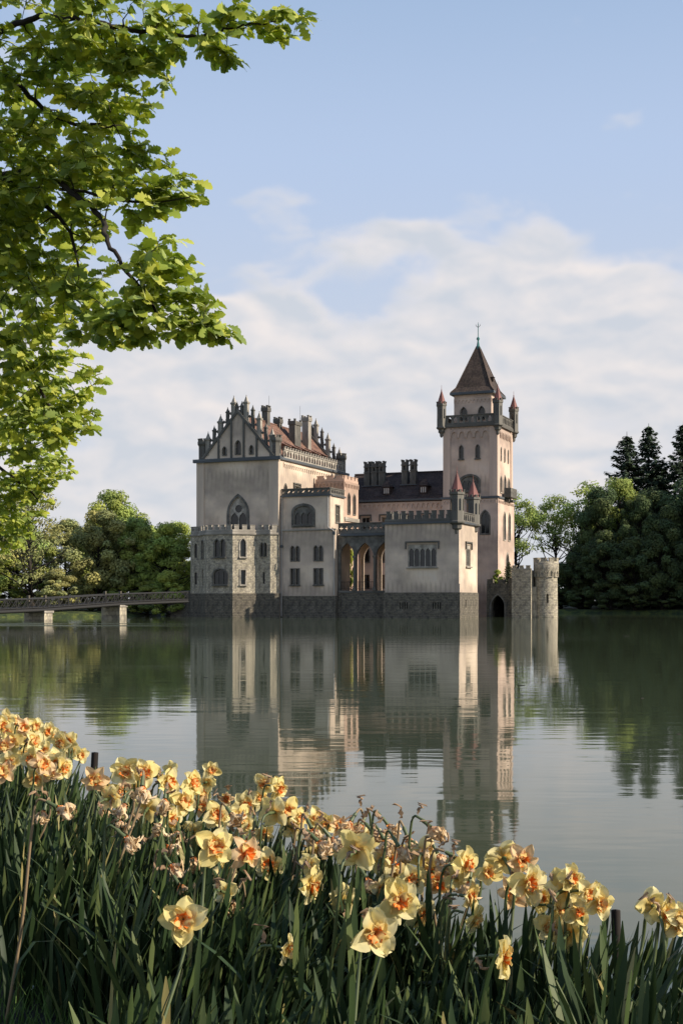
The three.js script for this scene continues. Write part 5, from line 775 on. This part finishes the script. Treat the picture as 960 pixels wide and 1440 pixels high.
    const ring = (name, count, geos, mat, off, jit) => { for (let i = 0; i < count; i++) { const p = part(name, geos[Math.floor(R() * geos.length)], mat, fl); E.set((R() - 0.5) * jit, (R() - 0.5) * jit, off + (i / count) * 6.2832 + (R() - 0.5) * jit); p.rotation.copy(E); p.scale.setScalar(0.9 + 0.2 * R()); } };
    if (type === 0) { ring('petal', 3, outer, petalMat, 0, 0.3); ring('petal', 4, outer, petalMat, 1.05, 0.35); ring('inner_petal', 6, inner, petalMat, 0.4, 0.5); part('corona', corona, coronaMat, fl); }
    else if (type === 1) { ring('petal', 6, warmOuter, petalMat, 0, 0.5); ring('inner_petal', 5, inner, petalMat, 0.4, 0.7); part('corona', corona, coronaMat, fl); }
    else { ring('petal', 7, dry, dryMat, 0, 0.5); ring('inner_petal', 4, dry, dryMat, 0.5, 0.7); }
    for (let i = 0; i < 3; i++) { const l = part('leaf', blades[Math.floor(R() * 6)], leafMat[Math.floor(R() * 5)], o), h = 0.34 + 0.14 * R(); l.position.set((R() - 0.5) * 0.07, -0.02, (R() - 0.5) * 0.07); l.scale.set(h, h, 0.75 + 0.5 * R()); l.rotation.set((R() - 0.5) * 0.3, R() * 6.28, (R() - 0.5) * 0.3); }
  });
  // the mass of leaves between them
  const per = blades.map(() => [[], [], [], [], [], []]), m = new THREE.Matrix4(), q = new THREE.Quaternion();
  for (let i = 0, made = 0; i < 140000 && made < 8800; i++) {
    const d = 1.72 + 5.8 * Math.pow(R(), 1.3), x = (R() * 2 - 1) * (d * 0.275 + 0.3) + 0.1, s = shoreDist(x, d);
    if (s < 0.0 || s > 2.4) continue;
    const keep = 1 - step(s, 0.6, 0.8) * step(-x, 0.36, 0.5), clump = step(fbm(x * 5 + 30, d * 5 + 30, 8, 2), 0.3, 0.55);
    if (R() > keep * (0.25 + 0.75 * clump)) continue;
    made++;
    const k = R() < 0.05 ? 6 : Math.floor(R() * 6), h = (0.24 + 0.22 * Math.pow(R(), 0.7)) * (d < 2.7 && x < 0.42 ? 0.78 : s < 0.1 ? 0.95 : 1) * (k === 6 ? 1.05 : 1);
    E.set((R() - 0.5) * 0.32, R() < 0.55 ? (R() - 0.5) * 1.8 : R() * 6.28, (R() - 0.5) * 0.3 - 0.08); q.setFromEuler(E);
    per[k][R() < 0.035 ? 5 : Math.floor(Math.pow(R(), 1.2) * 5)].push(m.compose(new THREE.Vector3(x, groundY(x, d) - 0.02, -d), q, new THREE.Vector3(h, h, 0.75 + 0.6 * R())).clone());
  }
  per.forEach((a, k) => a.forEach((list, c) => { if (!list.length) return; const im = shadow(new THREE.InstancedMesh(blades[k], leafMat[c], list.length)); list.forEach((t, i) => im.setMatrixAt(i, t)); im.name = numbered('daffodil_leaves'); im.userData.kind = 'stuff'; im.userData.label = 'dense blue-green strap leaves of the daffodil bed'; im.userData.category = 'leaves'; scene.add(im); }));
  // short grass on the bank
  const gg = mesh([-0.0015, 0, 0, 0.0015, 0, 0, -0.001, 0.55, 0.12, 0.001, 0.55, 0.12, 0, 1, 0.4], [0, 1, 2, 1, 3, 2, 2, 3, 4]), gl = [];
  for (let i = 0; i < 42000; i++) { const d = 1.5 + 5.5 * R(), x = (R() * 2 - 1) * (d * 0.3 + 0.4), s = shoreDist(x, d); if (s < -0.5 || s > 2.6) continue; E.set((R() - 0.5) * 0.8, R() * 6.28, (R() - 0.5) * 0.8); q.setFromEuler(E); const h = 0.04 + 0.13 * R() * R(); gl.push(m.compose(new THREE.Vector3(x, groundY(x, d) - 0.005, -d), q, new THREE.Vector3(1.4, h, h)).clone()); }
  const im = shadow(new THREE.InstancedMesh(gg, thinMat(0.1, 0.17, 0.035, 0.3), gl.length)); gl.forEach((t, i) => im.setMatrixAt(i, t)); im.name = 'grass'; im.userData.kind = 'stuff'; scene.add(im);
  // stakes at the edge of the bank, daisies in the grass
  for (const [x, d, top, r, lean, label] of [[-0.995, 5.02, 1.385, 0.014, 0.03, 'brown wooden stake at the end of the dense daffodil patch'], [0.655, 2.97, 1.262, 0.011, -0.02, 'weathered wooden stake among leaves in front of open water']]) {
    const o = thing('wooden_stake', label, 'stake'), g0 = Math.max(0.1, groundY(x, d)) - 0.15; o.position.set(x, g0, -d);
    part('shaft', limb([[0, 0, 0, r], [lean * 0.5, (top - g0) * 0.5, 0, r * 1.05], [lean, top - g0, 0, r], [lean, top - g0 + 0.002, 0, 0.001]], 9), M.wood, o);
  }
  for (const [x, d, y, label] of [[-0.785, 3.4, 1.03, 'white daisy in the short grass, tallest of three'], [-0.8, 3.28, 0.99, 'white daisy in the short grass, lowest of three'], [-0.72, 3.4, 1.0, 'white daisy in the short grass close to the daffodil leaves']]) {
    const o = thing('daisy', label, 'flower'), gy = groundY(x, d); o.position.set(x, gy, -d);
    part('stem', limb([[0, -0.01, 0, 0.0012], [0.004, y - gy, 0.004, 0.001]], 5), stemMat, o);
    const disc = part('disc', new THREE.SphereGeometry(0.0035, 10, 6).scale(1, 0.6, 1), std(0.7, 0.45, 0.03), o); disc.position.set(0.004, y - gy + 0.001, 0.004); disc.rotation.x = 0.6;
    const pg = petal(5, 0.0075, 0.0016, 0.15, 0.2, 0.0002, [0.8, 0.8, 0.78], [0.8, 0.8, 0.76]).rotateX(-Math.PI / 2); for (let i = 0; i < 13; i++) { const p = part('petal', pg, dryMat, disc); p.rotation.y = (i / 13) * 6.2832; }
  }
}
renderer.render(scene, camera);
